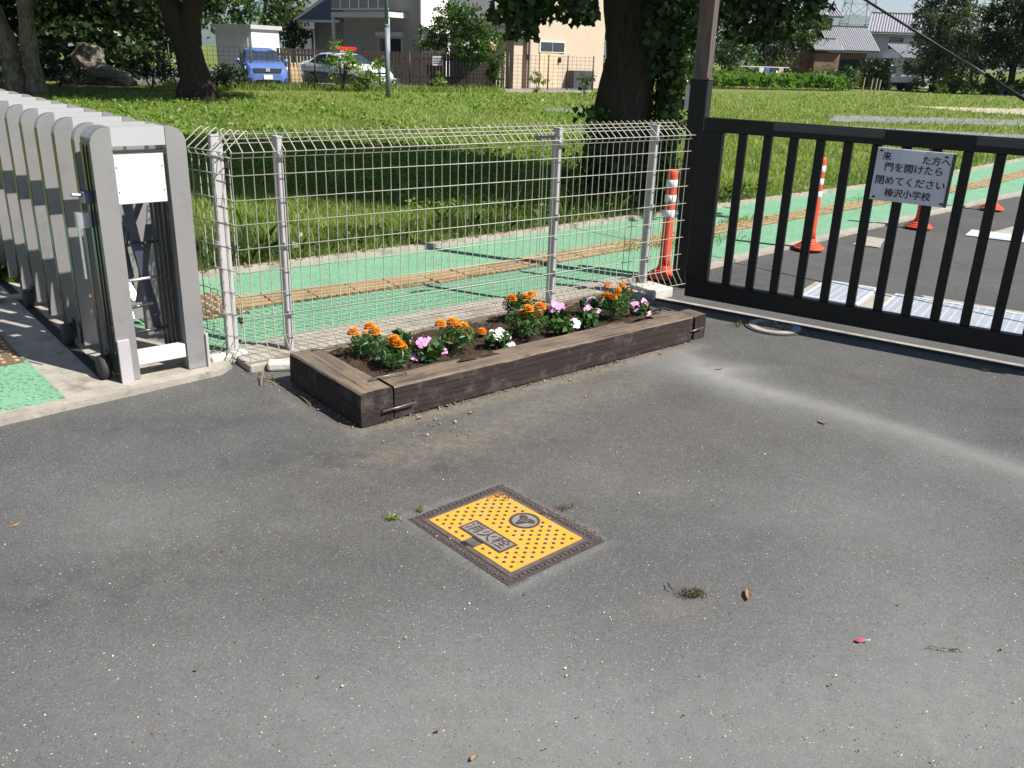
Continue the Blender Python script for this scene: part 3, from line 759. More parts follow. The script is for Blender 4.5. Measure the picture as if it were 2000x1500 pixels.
beam('sleeper', 0.685, 0.165, SH, MAT['sleeper'][0], uv(1.882, 3.505), a0 + math.pi / 2, pb, 1.0, 12)
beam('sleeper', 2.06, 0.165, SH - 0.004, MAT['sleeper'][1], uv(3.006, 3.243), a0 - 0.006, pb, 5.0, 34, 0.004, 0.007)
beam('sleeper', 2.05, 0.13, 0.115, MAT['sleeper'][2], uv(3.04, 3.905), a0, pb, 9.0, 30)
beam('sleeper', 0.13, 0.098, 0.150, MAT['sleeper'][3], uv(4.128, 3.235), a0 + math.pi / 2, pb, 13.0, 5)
def staple(a, b, out):
    m = MB(); m.tube([a - out * 0.02, a + out * 0.012, b + out * 0.012, b - out * 0.02], 0.0045, 7)
    m.build('staple', MAT['darksteel'], pb, smooth=True)
staple(uv(1.905, 3.157, 0.062), uv(2.075, 3.155, 0.068), -VA)
staple(uv(1.91, 3.27, SH + 0.002), uv(2.10, 3.262, SH), Z)
staple(uv(1.90, 3.80, SH + 0.002), uv(2.10, 3.865, 0.118), Z)
staple(uv(4.02, 3.157, 0.070), uv(4.135, 3.165, 0.075), -VA)
# soil
ns = 60; mu = 16; vs_ = []
for i in range(ns + 1):
    for j in range(mu + 1):
        u = 1.95 + 2.30 * i / ns; v = 3.26 + 0.62 * j / mu
        h = 0.118 + 0.018 * mnoise.noise((u * 5, v * 5, 0)) + 0.018 * mnoise.noise((u * 17, v * 17, 4)) + 0.010 * mnoise.noise((u * 45, v * 45, 8))
        h += 0.050 * math.exp(-((u - 3.72) / 0.16) ** 2 - ((v - 3.27) / 0.12) ** 2) + 0.042 * math.exp(-((u - 2.55) / 0.30) ** 2 - ((v - 3.28) / 0.10) ** 2)
        if u > 4.02: h *= max(0.0, 1 - (u - 4.02) / 0.22) ** 0.7
        if u > 4.0 and v < 3.42: h = min(h, 0.01)
        vs_.append(uv(u, v, h + 0.002))
k = mu + 1
sm = MB().add(vs_, [(i * k + j, (i + 1) * k + j, (i + 1) * k + j + 1, i * k + j + 1) for i in range(ns) for j in range(mu)])
soil = sm.build('soil', MAT['soil'], pb, smooth=True)
# soil crumbs
cr = np.array([tuple(uv(random.uniform(1.98, 4.1), random.uniform(3.33, 3.86), random.uniform(0.118, 0.15))) for _ in range(2600)])
v, f = leaf_cards(cr, np.full(len(cr), 0.011), 'wide', 0.2, 0.4)
tag(mesh_np('soil_crumbs', v, f, MAT['soil'], pb), kind='stuff')

# ------------------------------------------------------------------ FLOWERS
def stems_and_leaves(t, base, h, r, n, size, mat, shape, nst=7):
    st = MB()
    for _ in range(nst):
        a = random.uniform(0, 6.28); q = random.uniform(0.2, 0.8) * r
        st.tube([base, base + Vector((math.cos(a) * q * .5, math.sin(a) * q * .5, h * .5)), base + Vector((math.cos(a) * q, math.sin(a) * q, h * 0.92))], 0.0022, 4)
    st.build('stem', MAT['plantleaf'], t)
    d = rnd_dirs(n); rr = rng.uniform(0.15, 1, n) ** 0.6
    c = np.array(tuple(base)) + d * rr[:, None] * np.array([r, r, h * 0.48]) + np.array([0, 0, h * 0.5])
    c = c[c[:, 2] > base.z - 0.005]
    v, f = leaf_cards(c, size, shape, 0.5)
    mesh_np('foliage', v, f, mat, t)
def marigold_head(t, c, r, mat):
    vv = []; ff = []; n = 0
    for ring, (rad, z, cnt, tilt) in enumerate(((r, 0.0, 13, 0.1), (r * 0.92, r * 0.26, 13, 0.5), (r * 0.72, r * 0.55, 10, 0.9), (r * 0.40, r * 0.80, 7, 1.3))):
        for k in range(cnt):
            a = 2 * math.pi * (k + ring * 0.5) / cnt + random.uniform(-.15, .15); d = Vector((math.cos(a), math.sin(a), 0)); s = Vector((-d.y, d.x, 0))
            w = r * 0.30; up = Z * (z + rad * math.sin(tilt) * 0.35 * random.uniform(.6, 1.3))
            p0 = Vector(c) + d * rad * 0.25 + Z * z * 0.8; p1 = Vector(c) + d * rad * 0.8 + s * w + up; p2 = Vector(c) + d * rad * random.uniform(.92, 1.1) + up * 0.9 - Z * 0.002; p3 = Vector(c) + d * rad * 0.8 - s * w + up
            vv += [tuple(p0), tuple(p1), tuple(p2), tuple(p3)]; ff.append((n, n + 1, n + 2, n + 3)); n += 4
    mesh_np('flower_head', vv, ff, mat, t)
def five_petal(t, c, r, mat, nrm):
    nrm = Vector(nrm).normalized(); a_ = nrm.orthogonal().normalized(); b_ = nrm.cross(a_); a1 = random.uniform(0, 6.28)
    vv = []; ff = []; n = 0
    for k in range(5):
        a = a1 + 2 * math.pi * k / 5; d = a_ * math.cos(a) + b_ * math.sin(a); s = a_ * -math.sin(a) + b_ * math.cos(a)
        cu = random.uniform(-.1, .12)
        pts = [Vector(c), Vector(c) + d * r * .45 + s * r * .36 + nrm * r * .10, Vector(c) + d * r * .88 + s * r * .46 + nrm * r * cu, Vector(c) + d * r * 1.04 + nrm * r * (cu - .06),
               Vector(c) + d * r * .88 - s * r * .42 + nrm * r * (cu + .05), Vector(c) + d * r * .45 - s * r * .34 + nrm * r * .10]
        vv += [tuple(p + nrm * 0.0006 * k) for p in pts]; ff.append(tuple(range(n, n + 6))); n += 6
    fo = mesh_np('flower_head', vv, ff, mat, t)
    m = MB(); m.lathe([(r * .13, r * .02), (r * .10, r * .16), (r * .03, r * .2)], c, 7, (a_, b_, nrm)); m.build('flower_eye', MAT['centerY'], fo)
soilz = 0.13
def px_on_v(px, py, v):
    d = ray(px, py); t = v / (d.x * VA.x + d.y * VA.y); q = d * t
    return Vector((q.x, q.y, CAMH + q.z))
def marigold(base_uv, heads, label, h, r, ymix=0.4, nleaf=420, group=None):
    b = uv(base_uv[0], base_uv[1], soilz); t = thing('marigold_plant', b, label, 'marigold')
    stems_and_leaves(t, b, h * 1.05, r * 1.1, int(nleaf * 1.6), 0.034, MAT['plantleaf'], 'long', 9)
    for (hx, hy, hr) in heads:
        c = px_on_v(hx, hy, base_uv[1] + random.uniform(-0.035, 0.035))
        sm_ = MB(); sm_.tube([b + Z * h * .5, (b + Z * h * .6).lerp(c, .6), c - Z * 0.008], 0.002, 4); sm_.build('stem', MAT['plantleaf'], t)
        cu = MB(); cu.lathe([(0.002, -0.022), (0.007, -0.012), (0.008, -0.002)], c, 7); cu.build('calyx', MAT['plantleaf'], t)
        marigold_head(t, c, hr, MAT['petalY'] if random.random() < ymix else MAT['petalO'])
    return t
def vinca(base_uv, heads, label, mat, cat, h=0.075, r=0.06, nleaf=70):
    b = uv(base_uv[0], base_uv[1], soilz); t = thing(cat + '_plant' if cat == 'vinca' else 'vinca_plant', b, label, 'flower')
    stems_and_leaves(t, b, h * 1.1, r * 1.2, int(nleaf * 1.5), 0.048, MAT['plantleaf'], 'quad', 5)
    for (hx, hy, hr) in heads:
        c = px_on_v(hx, hy, base_uv[1] + random.uniform(-0.03, 0.03))
        s_ = MB(); s_.tube([b + Z * h * .5, c - Z * 0.004], 0.0018, 4); s_.build('stem', MAT['plantleaf'], t)
        tocam = (Vector((0, 0, CAMH)) - c).normalized()
        nr = (tocam * 0.6 + SUN * 0.5 + Vector((random.uniform(-.5, .5), random.uniform(-.5, .5), random.uniform(0, .4))))
        five_petal(t, c, hr, mat, nr)
    return t
R1 = 0.034
marigold((2.145, 3.683), [(690, 652, R1), (722, 641, R1), (733, 650, R1), (713, 650, .014)], 'small marigold with four orange heads beside the near end sleeper', 0.11, 0.085)
marigold((2.165, 3.475), [(768, 668, R1), (778, 674, R1), (788, 679, .024), (772, 662, .024)], 'marigold with bright orange heads drooping right, between the two near pink flowers', 0.10, 0.085, 0.6)
marigold((2.58, 3.52), [(860, 635, R1), (884, 632, R1 * 1.1), (893, 641, R1), (905, 640, R1), (912, 650, R1 * 1.15), (880, 668, .026)], 'bushy marigold with six orange heads beside the white flowers, left of the tallest one', 0.13, 0.10)
marigold((2.70, 3.62), [(941, 650, .030)], 'tiny marigold carrying a single orange head next to white flowers', 0.09, 0.05, nleaf=120)
marigold((3.02, 3.475), [(1022, 616, R1 * 1.1), (1038, 622, R1 * 1.15), (1048, 613, R1 * 1.1), (1055, 602, R1 * 1.1), (1032, 606, R1)], 'tall front marigold with five dense orange heads in the middle of the bed', 0.155, 0.11, 0.3, 560)
marigold((3.20, 3.76), [(1000, 585, R1), (1014, 592, R1), (1024, 583, R1), (1039, 578, R1), (1030, 586, R1)], 'rear marigold with orange heads held above the tallest clump, against the fence', 0.15, 0.09, 0.2)
marigold((3.67, 3.46), [(1184, 581, R1), (1196, 582, R1), (1206, 579, .024), (1186, 560, .024), (1207, 567, .024)], 'marigold with upright orange heads towards the far end of the bed', 0.15, 0.09, 0.1)
marigold((3.90, 3.60), [(1217, 582, R1), (1228, 571, .024), (1216, 559, .024), (1222, 588, .022)], 'sparse marigold with spread orange heads in front of the concrete post block', 0.13, 0.07, 0.1, 250)
vinca((2.335, 3.66), [(781, 658, .030), (797, 660, .026), (786, 650, .018)], 'ragged pink flower behind the two nearest marigolds', MAT['petalP'], 'vinca', 0.09, 0.05)
vinca((2.37, 3.47), [(824, 669, .030), (840, 668, .030), (811, 695, .030), (864, 684, .030)], 'pink flowering plant with four open blooms by the front sleeper', MAT['petalP'], 'vinca', 0.08, 0.065, 90)
vinca((2.775, 3.42), [(965, 653, .033), (977, 649, .028), (990, 659, .024), (1000, 675, .024), (971, 658, .024)], 'white flowering plant beside the single headed marigold, near the bed middle', MAT['petalW'], 'vinca', 0.08, 0.06, 80)
vinca((3.29, 3.53), [(1084, 596, .032), (1094, 599, .030), (1088, 602, .028), (1079, 603, .022)], 'lilac pink flower clump right behind the two white blooms', MAT['petalP'], 'vinca', 0.10, 0.06, 90)
vinca((3.20, 3.40), [(1123, 632, .034), (1118, 636, .028), (1098, 634, .028), (1090, 642, .022)], 'white flowering plant with two large blooms, lilac pink flowers around it', MAT['petalW'], 'vinca', 0.075, 0.055, 80)
vinca((3.41, 3.40), [(1149, 605, .028), (1166, 607, .024), (1157, 609, .022)], 'pink flowering plant with three heads, leaning over the front sleeper', MAT['petalP'], 'vinca', 0.10, 0.055, 90)
vinca((3.62, 3.60), [(1147, 590, .026), (1158, 593, .026), (1152, 586, .020), (1163, 592, .020)], 'pale pink flower cluster half hidden behind another pink plant', MAT['petalP'], 'vinca', 0.10, 0.05, 60)
vinca((3.83, 3.39), [(1240, 593, .026), (1244, 601, .026), (1259, 590, .026), (1263, 603, .024), (1265, 611, .022)], 'pink flowering plant at the far end of the bed', MAT['petalP'], 'vinca', 0.09, 0.055, 60)

# ------------------------------------------------------------------ MESH FENCE
fence = thing('mesh_fence', fp(0, 0), 'cream welded wire fence with folded top edge standing behind the flower bed', 'fence')
WR = 0.0028
def wire_profile(to, end=1.0):
    # (offset away from camera, z) profile from foot to the folded top
    return [(-0.075, 0.035), (0.0, 0.135), (0.0, 1.055), (-0.018, 1.080), (-0.018, 1.088), (0.105, 1.176), (0.116, 1.180), (0.124, 1.172), (0.118, 1.135)]
def vwire(origin, fu, fv, name='wire'):
    m = MB(); m.tube([origin + fv * a + Z * b for a, b in wire_profile(0)], WR, 5)
    return m.build(name, MAT['wire'], fence, smooth=True)
w0 = vwire(fp(0, 0), FU, FV); FL = 3.36; nw = 61
for i in range(1, nw + 1):
    o = bpy.data.objects.new('wire', w0.data); col.objects.link(o); o.parent = fence
    o.location = FU * (FL * i / nw)
o = bpy.data.objects.new('wire', w0.data); col.objects.link(o); o.parent = fence; o.location = FU * (FL * 35.4 / nw)
hz = [(0.0, 1.060), (-0.018, 1.086), (0.0, 0.976), (0.0, 0.856), (0.0, 0.736), (0.0, 0.614), (0.0, 0.494), (0.0, 0.372), (0.0, 0.248), (0.0, 0.135), (-0.068, 0.042), (0.105, 1.162), (0.118, 1.138), (0.045, 1.125)]
for off, z in hz:
    m = MB(); y = off - (0.004 if off <= 0 else 0.0)
    m.tube([fp(-0.01, y, z), fp(FL + 0.01, y, z)], WR, 5); m.build('rail_wire', MAT['wire'], fence, smooth=True)
# return panel to the sliding gate
rp_ = fp(0, 0.03)
RD = (VA * 0.97 - UA * 0.24).normalized(); RN = Vector((RD.y, -RD.x, 0))
RL = 0.36
def rpnt(s, t, z): return rp_ + RD * s + RN * t + Z * z
for i in range(0, 7):
    m = MB(); m.tube([rpnt(RL * i / 6, a * -1 * -1, b) for a, b in wire_profile(0)], WR, 5); m.build('wire', MAT['wire'], fence, smooth=True)
for off, z in hz[:11]:
    m = MB(); m.tube([rpnt(-0.01, off, z), rpnt(RL + 0.01, off, z)], WR, 5); m.build('rail_wire', MAT['wire'], fence, smooth=True)
def fence_post(p, ang_ax, zb=0.02, zt=1.148):
    m = MB(); m.box(p + Z * ((zb + zt) / 2), (0.028, 0.068, zt - zb), ang_ax); o = m.build('post', MAT['fpost'], fence, bevel=0.004)
    c = MB(); c.box(p + Z * (zt + 0.004), (0.032, 0.072, 0.008), ang_ax); c.build('cap', MAT['fpost'], o)
    for z in (1.06, 0.614, 0.248):
        k_ = MB(); k_.box(p - ang_ax[1] * 0.040 + Z * z, (0.022, 0.012, 0.026), ang_ax); k_.build('clamp', MAT['steel'], o)
fax = (FU, FV, Z)
for s in (0.262, 2.10, 2.96): fence_post(fp(s, 0.052), fax, 0.03 if s < 2.9 else 0.05)
fence_post(rpnt(0.17, 0.055, 0) - Z * 0, (RD, RN, Z), 0.03)
for z in (0.62, 0.245, 1.03):
    m = MB(); m.box(fp(-0.005, 0.02, z), (0.02, 0.03, 0.03), fax); m.build('corner_clip', MAT['aluD'], fence)
m = MB(); m.bar(fp(1.87, -0.005, 1.098), fp(2.035, -0.005, 1.098), 0.004, 0.036); m.build('name_plate', MAT['aluD'], fence)
# base block and white corner stones
m = MB(); m.box(fp(2.95, -0.05, 0.028), (0.20, 0.24, 0.075), fax); tag(m.build('concrete_block', MAT['concW'], bevel=0.012, seg=2), 'pale concrete block under the far fence post, behind the marigolds', 'block')
for (q, sz, lab, rz) in ((g(445, 706), (0.21, 0.085, 0.055), 'whitewashed kerb stone at the folded corner of the wire fence', 0.1), (g(548, 720), (0.13, 0.075, 0.05), 'whitewashed stone tucked behind the near end sleeper', -0.5)):
    m = MB(); ax = (Vector((math.cos(a0 + rz), math.sin(a0 + rz), 0)), Vector((-math.sin(a0 + rz), math.cos(a0 + rz), 0)), Z)
    m.box(q + Z * (sz[2] / 2 - 0.004), sz, ax); tag(m.build('kerb_stone', MAT['concW'], bevel=0.014, seg=2), lab, 'stone')

# ------------------------------------------------------------------ LEFT CONCERTINA GATE
gate = thing('concertina_gate', uv(1.32, 4.3), 'silver aluminium concertina gate folded back beside the mesh fence', 'gate')
UL, UR, GT = 1.112, 1.535, 1.215
SW = 0.092; RC = 0.075
def frame_outline(v, zb):
    """inverted U with rounded shoulders, returns outer and inner outline in (u,z)"""
    outer = [(UL, zb)] ; n = 7
    for i in range(n + 1):
        a = math.pi - (math.pi / 2) * i / n; outer.append((UL + RC + RC * math.cos(a), GT - RC + RC * math.sin(a)))
    for i in range(n + 1):
        a = math.pi / 2 - (math.pi / 2) * i / n; outer.append((UR - RC + RC * math.cos(a), GT - RC + RC * math.sin(a)))
    outer.append((UR, zb)); return outer
def gate_frame(v, depth, zb, hardware=False):
    o = frame_outline(v, zb); m = MB()
    # shoulders / stiles as plates with a dark side strip for shade
    left = [q for q in o if q[0] <= UL + RC + 1e-6] + [(UL + SW, GT), (UL + SW, zb)]
    right = [q for q in o if q[0] >= UR - RC - 1e-6] + [(UR - SW, zb), (UR - SW, GT)]
    for poly in (left, right):
        m.prism([uv(a, v, b) for a, b in poly], VA * depth)
    fr = m.build('frame', MAT['alu'], gate)
    t = MB(); t.box(uv((UL + UR) / 2, v + depth / 2 + 0.001, GT - 0.042), (UR - UL - 2 * SW, depth - 0.006, 0.083), (UA, VA, Z)); t.build('top_rail', MAT['aluT'], fr)
    k = MB(); k.box(uv(UL - 0.0015, v + depth / 2, (zb + GT - RC) / 2), (0.004, depth - 0.004, GT - RC - zb), (UA, VA, Z)); k.build('side_shade', MAT['aluD'], fr)  # dark strip added so the shaded side and gap read dark
    return fr
gate_frame(4.25, 0.062, 0.03)
vpos = [4.328, 4.372, 4.50, 4.85, 5.19, 5.53, 5.88, 6.24, 6.62, 7.0, 7.4, 7.8]
for i, v_ in enumerate(vpos):
    gate_frame(v_, 0.034 if i < 2 else 0.05, 0.055 if i != 2 else 0.05)
# front dressing: white service panel, bottom rail, foot plates, inner channel
m = MB(); m.box(uv(1.316, 4.262, 0.985), (0.222, 0.008, 0.225), (UA, VA, Z)); sp_ = m.build('service_panel', MAT['aluW'], gate, bevel=0.002)
for a, b in ((1.215, 0.93), (1.215, 1.04), (1.418, 0.93), (1.418, 1.04)):
    s_ = MB(); s_.lathe([(0.004, 0), (0.003, 0.004)], uv(a, 4.258, b), 7, (UA, Z, -VA)); s_.build('screw', MAT['steel'], sp_)
m = MB(); m.box(uv(1.33, 4.275, 1.106), (0.24, 0.04, 0.012), (UA, VA, Z)); m.build('panel_bracket', MAT['aluD'], gate)
m = MB(); m.box(uv(1.322, 4.285, 0.128), (0.236, 0.05, 0.07), (UA, VA, Z)); m.build('bottom_rail', MAT['aluW'], gate, bevel=0.004)
m = MB(); m.box(uv(UL + 0.028, 4.238, 0.125), (0.056, 0.012, 0.235), (UA, VA, Z)); m.build('foot_plate', MAT['fpost'], gate, bevel=0.002)
m = MB(); m.box(uv(UR + 0.008, 4.262, 0.105), (0.014, 0.05, 0.20), (UA, VA, Z)); m.build('foot_plate', MAT['fpost'], gate, bevel=0.002)
for k_ in range(4):
    m = MB(); m.box(uv(UR - SW - 0.012 - 0.014 * k_, 4.33 + 0.022 * k_, 0.58), (0.009, 0.016, 1.0), (UA, VA, Z)); m.build('channel', MAT['aluD'], gate)
for k_ in range(2):
    m = MB(); m.box(uv(UL - 0.006, 4.30 + 0.05 * k_, 0.62), (0.006, 0.014, 1.10), (UA, VA, Z)); m.build('edge_trim', MAT['aluD'], gate)
# lattice bars joining the frames
def lat(p0, p1, w=0.042):
    m = MB(); m.bar(p0, p1, w, 0.012, up=VA if abs((p1 - p0).normalized().dot(VA)) < 0.7 else UA); m.build('lattice_bar', MAT['lattice'], gate, bevel=0.002)
lat(uv(1.27, 4.40, 0.93), uv(1.41, 4.56, 0.16)); lat(uv(1.22, 4.42, 0.88), uv(1.34, 4.70, 0.42))
lat(uv(1.23, 4.52, 0.55), uv(1.30, 4.75, 0.14)); lat(uv(1.40, 4.42, 0.95), uv(1.30, 4.78, 0.48), 0.03)
for a, b, z in ((1.21, 1.42, 0.645), (1.21, 1.42, 0.47), (1.21, 1.36, 0.335), (1.22, 1.42, 0.205)):
    m = MB(); m.tube([uv(a, 4.44, z), uv(b, 4.44, z + 0.008)], 0.008, 7); m.build('cross_rod', MAT['aluD'] if z > 0.5 or z < 0.4 else MAT['steel'], gate, smooth=True)
pv = vpos[2:]
for i in range(len(pv) - 1):
    for uu in (1.27, 1.40):
        lat(uv(uu, pv[i] + 0.03, 0.25), uv(uu, pv[i + 1], 0.72)); lat(uv(uu + 0.016, pv[i] + 0.03, 0.72), uv(uu + 0.016, pv[i + 1], 0.25))
# wheels
for (u_, v_) in ((1.072, 4.375), (1.072, 5.02), (1.072, 5.9)):
    m = MB(); m.lathe([(0.05, -0.024), (0.062, -0.018), (0.065, 0), (0.062, 0.018), (0.05, 0.024)], uv(u_, v_, 0.078), 18, (VA, Z, UA)); w_ = m.build('wheel', MAT['rubber'], gate, smooth=True)
    h_ = MB(); h_.box(uv(u_ + 0.035, v_, 0.11), (0.02, 0.05, 0.10), (UA, VA, Z)); h_.build('wheel_bracket', MAT['aluD'], w_)
# lock and pull handle on the side
m = MB(); m.box(uv(UL - 0.022, 4.345, 0.905), (0.040, 0.05, 0.055), (UA, VA, Z)); m.tube([uv(UL - 0.04, 4.34, 0.915), uv(UL - 0.085, 4.34, 0.92)], 0.009, 7); m.build('lock', MAT['lattice'], gate, bevel=0.004)
m = MB(); m.box(uv(UL - 0.040, 4.37, 0.80), (0.06, 0.045, 0.07), (UA, VA, Z)); m.tube([uv(UL - 0.068, 4.35, 0.825), uv(UL - 0.068, 4.35, 0.53)], 0.006, 7); m.build('pull_handle', MAT['steel'], gate)
for z in (0.30, 0.175, 0.07):
    m = MB(); m.lathe([(0.006, 0), (0.004, 0.004)], uv(UL - 0.001, 4.27, z), 7, (VA, Z, -UA)); m.build('screw', MAT['steel'], gate)

# ------------------------------------------------------------------ RIGHT SLIDING GATE
GA = Vector((0.83, -0.557, 0)).normalized(); GN = Vector((-GA.y, GA.x, 0)); GO = Vector((1.15, 5.83, 0))
def gp_(s, t, z): return GO + GA * s + GN * t + Z * z
gax = (GA, GN, Z)
sg = thing('sliding_gate', gp_(1.0, 0, 0), 'black steel bar gate with flat vertical bars across the driveway exit', 'gate')
GLEN = 2.95
def gbox(name, s0, s1, t0, t1, z0, z1, mat, bevel=0.003, parent=None):
    m = MB(); m.box(gp_((s0 + s1) / 2, (t0 + t1) / 2, (z0 + z1) / 2), (s1 - s0, t1 - t0, z1 - z0), gax); return m.build(name, mat, parent or sg, bevel=bevel)
gbox('top_rail', 0.015, GLEN, 0.0, 0.05, 1.150, 1.236, MAT['blackpl'])
gbox('bottom_rail', 0.0, GLEN, -0.004, 0.056, 0.072, 0.190, MAT['blackpl'])
gbox('end_stile', -0.01, 0.145, 0.002, 0.052, 0.19, 1.150, MAT['blackpl'])
s = 0.247
while s < GLEN - 0.05:
    gbox('bar', s, s + 0.052, 0.010, 0.044, 0.19, 1.150, MAT['blackpl'], 0.004); s += 0.1605
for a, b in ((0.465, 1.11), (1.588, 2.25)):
    gbox('rail_grey_strip', a, b, -0.004, -0.0005, 1.186, 1.230, MAT['dullgrey'], 0.001)  # paler grey strips along the upper half of the rail front
m = MB(); m.bar(gp_(-0.25, 0.026, 0.004), gp_(GLEN, 0.026, 0.004), 0.012, 0.014); tag(m.build('gate_rail', MAT['aluD']), 'thin steel ground rail running beneath the black bar gate', 'rail')
m = MB(); m.prism([gp_(-0.3, 0.06, -0.02), gp_(3.2, 0.06, -0.02), gp_(3.2, 0.10, -0.02), gp_(-0.3, 0.10, -0.02)], (0, 0, 0.024)); ko = m.build('gate_sill', MAT['conc']); ko['kind'] = 'structure'
# notice board
sign = thing('notice_board', gp_(1.30, -0.01, 0.99), 'white notice board with Japanese lettering hung on the black bar gate', 'sign')
sg_rot = -0.012
def sgn(a, b, t=0.0): # sign-local: a right, b up
    ca, sa = math.cos(sg_rot), math.sin(sg_rot)
    return gp_(1.297 + a * ca - b * sa, -0.012 + t, 0.990 + a * sa + b * ca)
sax = (GA * math.cos(sg_rot) + Z * math.sin(sg_rot), GN, Z * math.cos(sg_rot) - GA * math.sin(sg_rot))
m = MB(); m.box(sgn(0, 0, 0), (0.415, 0.006, 0.295), sax); m.build('board', MAT['signboard'], sign, bevel=0.002)
m = MB(); m.box(sgn(-0.015, 0.105, -0.0045), (0.12, 0.002, 0.075), sax); m.build('blank_patch', MAT['blank'], sign)  # pale patch added where the lettering is blurred out
m = MB(); m.box(sgn(0.200, 0, -0.0042), (0.018, 0.002, 0.29), sax); m.build('edge_tape', MAT['dullgrey'], sign)
for a, b in ((-0.185, 0.13), (0.16, 0.125), (-0.185, -0.13), (0.18, -0.13)):
    q = MB(); q.box(sgn(a, b, -0.0045), (0.016, 0.003, 0.010), sax); q.build('tie', MAT['blackpl'], sign)
def text_mesh(name, s, size, origin, ax_r, ax_u, mat, parent, center=False, thick=0.0006, bold=0.0):
    cu = bpy.data.curves.new('lettering', 'FONT'); cu.body = s; cu.size = size; cu.extrude = thick; cu.offset = bold
    cu.align_x = 'CENTER' if center else 'LEFT'; cu.align_y = 'CENTER'; cu.resolution_u = 2
    ob = bpy.data.objects.new('lettering', cu); col.objects.link(ob)
    dg = bpy.context.evaluated_depsgraph_get(); dg.update()
    me = bpy.data.meshes.new_from_object(ob.evaluated_get(dg))
    bpy.data.objects.remove(ob, do_unlink=True); bpy.data.curves.remove(cu)
    nn = ax_r.cross(ax_u).normalized(); o = wloc(parent)
    for v_ in me.vertices:
        c = v_.co.copy(); v_.co = Vector(origin) + ax_r * c.x + ax_u * c.y + nn * c.z - o
    me.materials.clear(); me.materials.append(mat); me.name = name
    t = bpy.data.objects.new(name, me); col.objects.link(t); t.parent = parent
    return t
LS = 0.050
def sline(s, a, b, size=LS):
    t_ = text_mesh('lettering', s, size, sgn(a, b, -0.0050), sax[0], sax[2], MAT['ink'], sign, True)
    me = t_.data; vv = [v_.co.copy() for v_ in me.vertices]; ff = [tuple(p_.vertices) for p_ in me.polygons]; nv = len(vv); V_ = []; F_ = []
    for k_ in range(3):   # heavier strokes
        d_ = sax[0] * (0.0009 * (k_ - 1)) + sax[2] * (0.0004 * (k_ - 1)) - GN * (0.0001 * k_)
        V_ += [q + d_ for q in vv]; F_ += [tuple(i + nv * k_ for i in q) for q in ff]
    m2 = bpy.data.meshes.new('lettering'); m2.from_pydata(V_, [], F_); m2.materials.append(MAT['ink']); t_.data = m2
    return t_
sline('来', -0.150, 0.098); sline('た方へ', 0.112, 0.094)
sline('門を開けたら', 0.003, 0.040, 0.053)
sline('閉めてください', -0.005, -0.035, 0.054); sline('榛沢小学校', -0.005, -0.102, 0.050)

# pole behind the gate
PX_, PY_ = 1.235, 6.40
pt = thing('gate_pole', (PX_, PY_, 0), 'tall dark rusty square steel pole in a thicker sleeve behind the bar gate', 'pole')
pa = math.radians(-28); pax = (Vector((math.cos(pa), math.sin(pa), 0)), Vector((-math.sin(pa), math.cos(pa), 0)), Z)
m = MB(); m.box((PX_, PY_, 0.72), (0.125, 0.115, 1.46), pax); m.build('sleeve', MAT['blackpl'], pt, bevel=0.006)
m = MB(); m.box((PX_, PY_, 1.456), (0.131, 0.121, 0.012), pax); m.build('sleeve_rim', MAT['rust'], pt)
m = MB(); m.box((PX_, PY_, 3.4), (0.104, 0.10, 3.9), pax); m.build('shaft', MAT['rust'], pt, bevel=0.004)
m = MB(); m.box((PX_ - 0.078, PY_ + 0.03, 1.33), (0.035, 0.03, 0.16), pax); m.build('side_box', MAT['steel'], pt)

# guy wire crossing on the right
ga = P(1655, -22, 7.4); gb = P(2000, 197, 6.2); dd = (gb - ga); ge = gb + dd * ((0 - gb.z) / dd.z); gs = ga - dd * 2.2
gw = thing('guy_wire', ge, 'dark stranded guy wire slanting down past the bar gate', 'cable')
c1 = P(1875, 116, 6.64); c2 = P(1925, 146, 6.46)
m = MB(); m.tube([gs, ga, c1], 0.0095, 7); m.build('sleeve', MAT['blackpl'], gw, smooth=True)
m = MB(); m.tube([c1, (c1 + c2) / 2 + Z * 0.006, c2], 0.0075, 7); m.build('strand', MAT['dullgrey'], gw, smooth=True)
m = MB(); m.tube([c2 + Z * 0.004, c2 + (ge - c2) * 0.04, ge], 0.013, 7); m.build('guard', MAT['blackpl'], gw, smooth=True)
m = MB(); m.lathe([(0.0, -0.02), (0.015, -0.02), (0.016, 0.03), (0.0, 0.03)], ge, 8); m.build('anchor', MAT['steel'], gw)

# ------------------------------------------------------------------ BOLLARDS
def bollard(loc, label, seed):
    t = thing('traffic_bollard', loc, label, 'bollard', 'orange delineator posts along the kerb')
    m = MB(); m.lathe([(0.132, 0.0), (0.134, 0.012), (0.126, 0.018), (0.108, 0.019), (0.108, 0.030), (0.101, 0.035), (0.083, 0.036), (0.083, 0.047), (0.076, 0.052), (0.058, 0.054), (0.052, 0.075), (0.046, 0.09)], loc, 28); m.build('base', MAT['orange'], t, smooth=False)
    m = MB(); m.lathe([(0.046, 0.07), (0.041, 0.16), (0.040, 0.70), (0.041, 0.76), (0.041, 0.787), (0.035, 0.797), (0.012, 0.800)], loc, 20); b = m.build('post', MAT['orange'], t, smooth=True)
    for z in (0.455, 0.565, 0.675):
        r = MB(); r.lathe([(0.0408, z), (0.0418, z + 0.001), (0.0418, z + 0.052), (0.0408, z + 0.053)], loc, 20); r.build('reflective_band', MAT['reflect'], t, smooth=True)
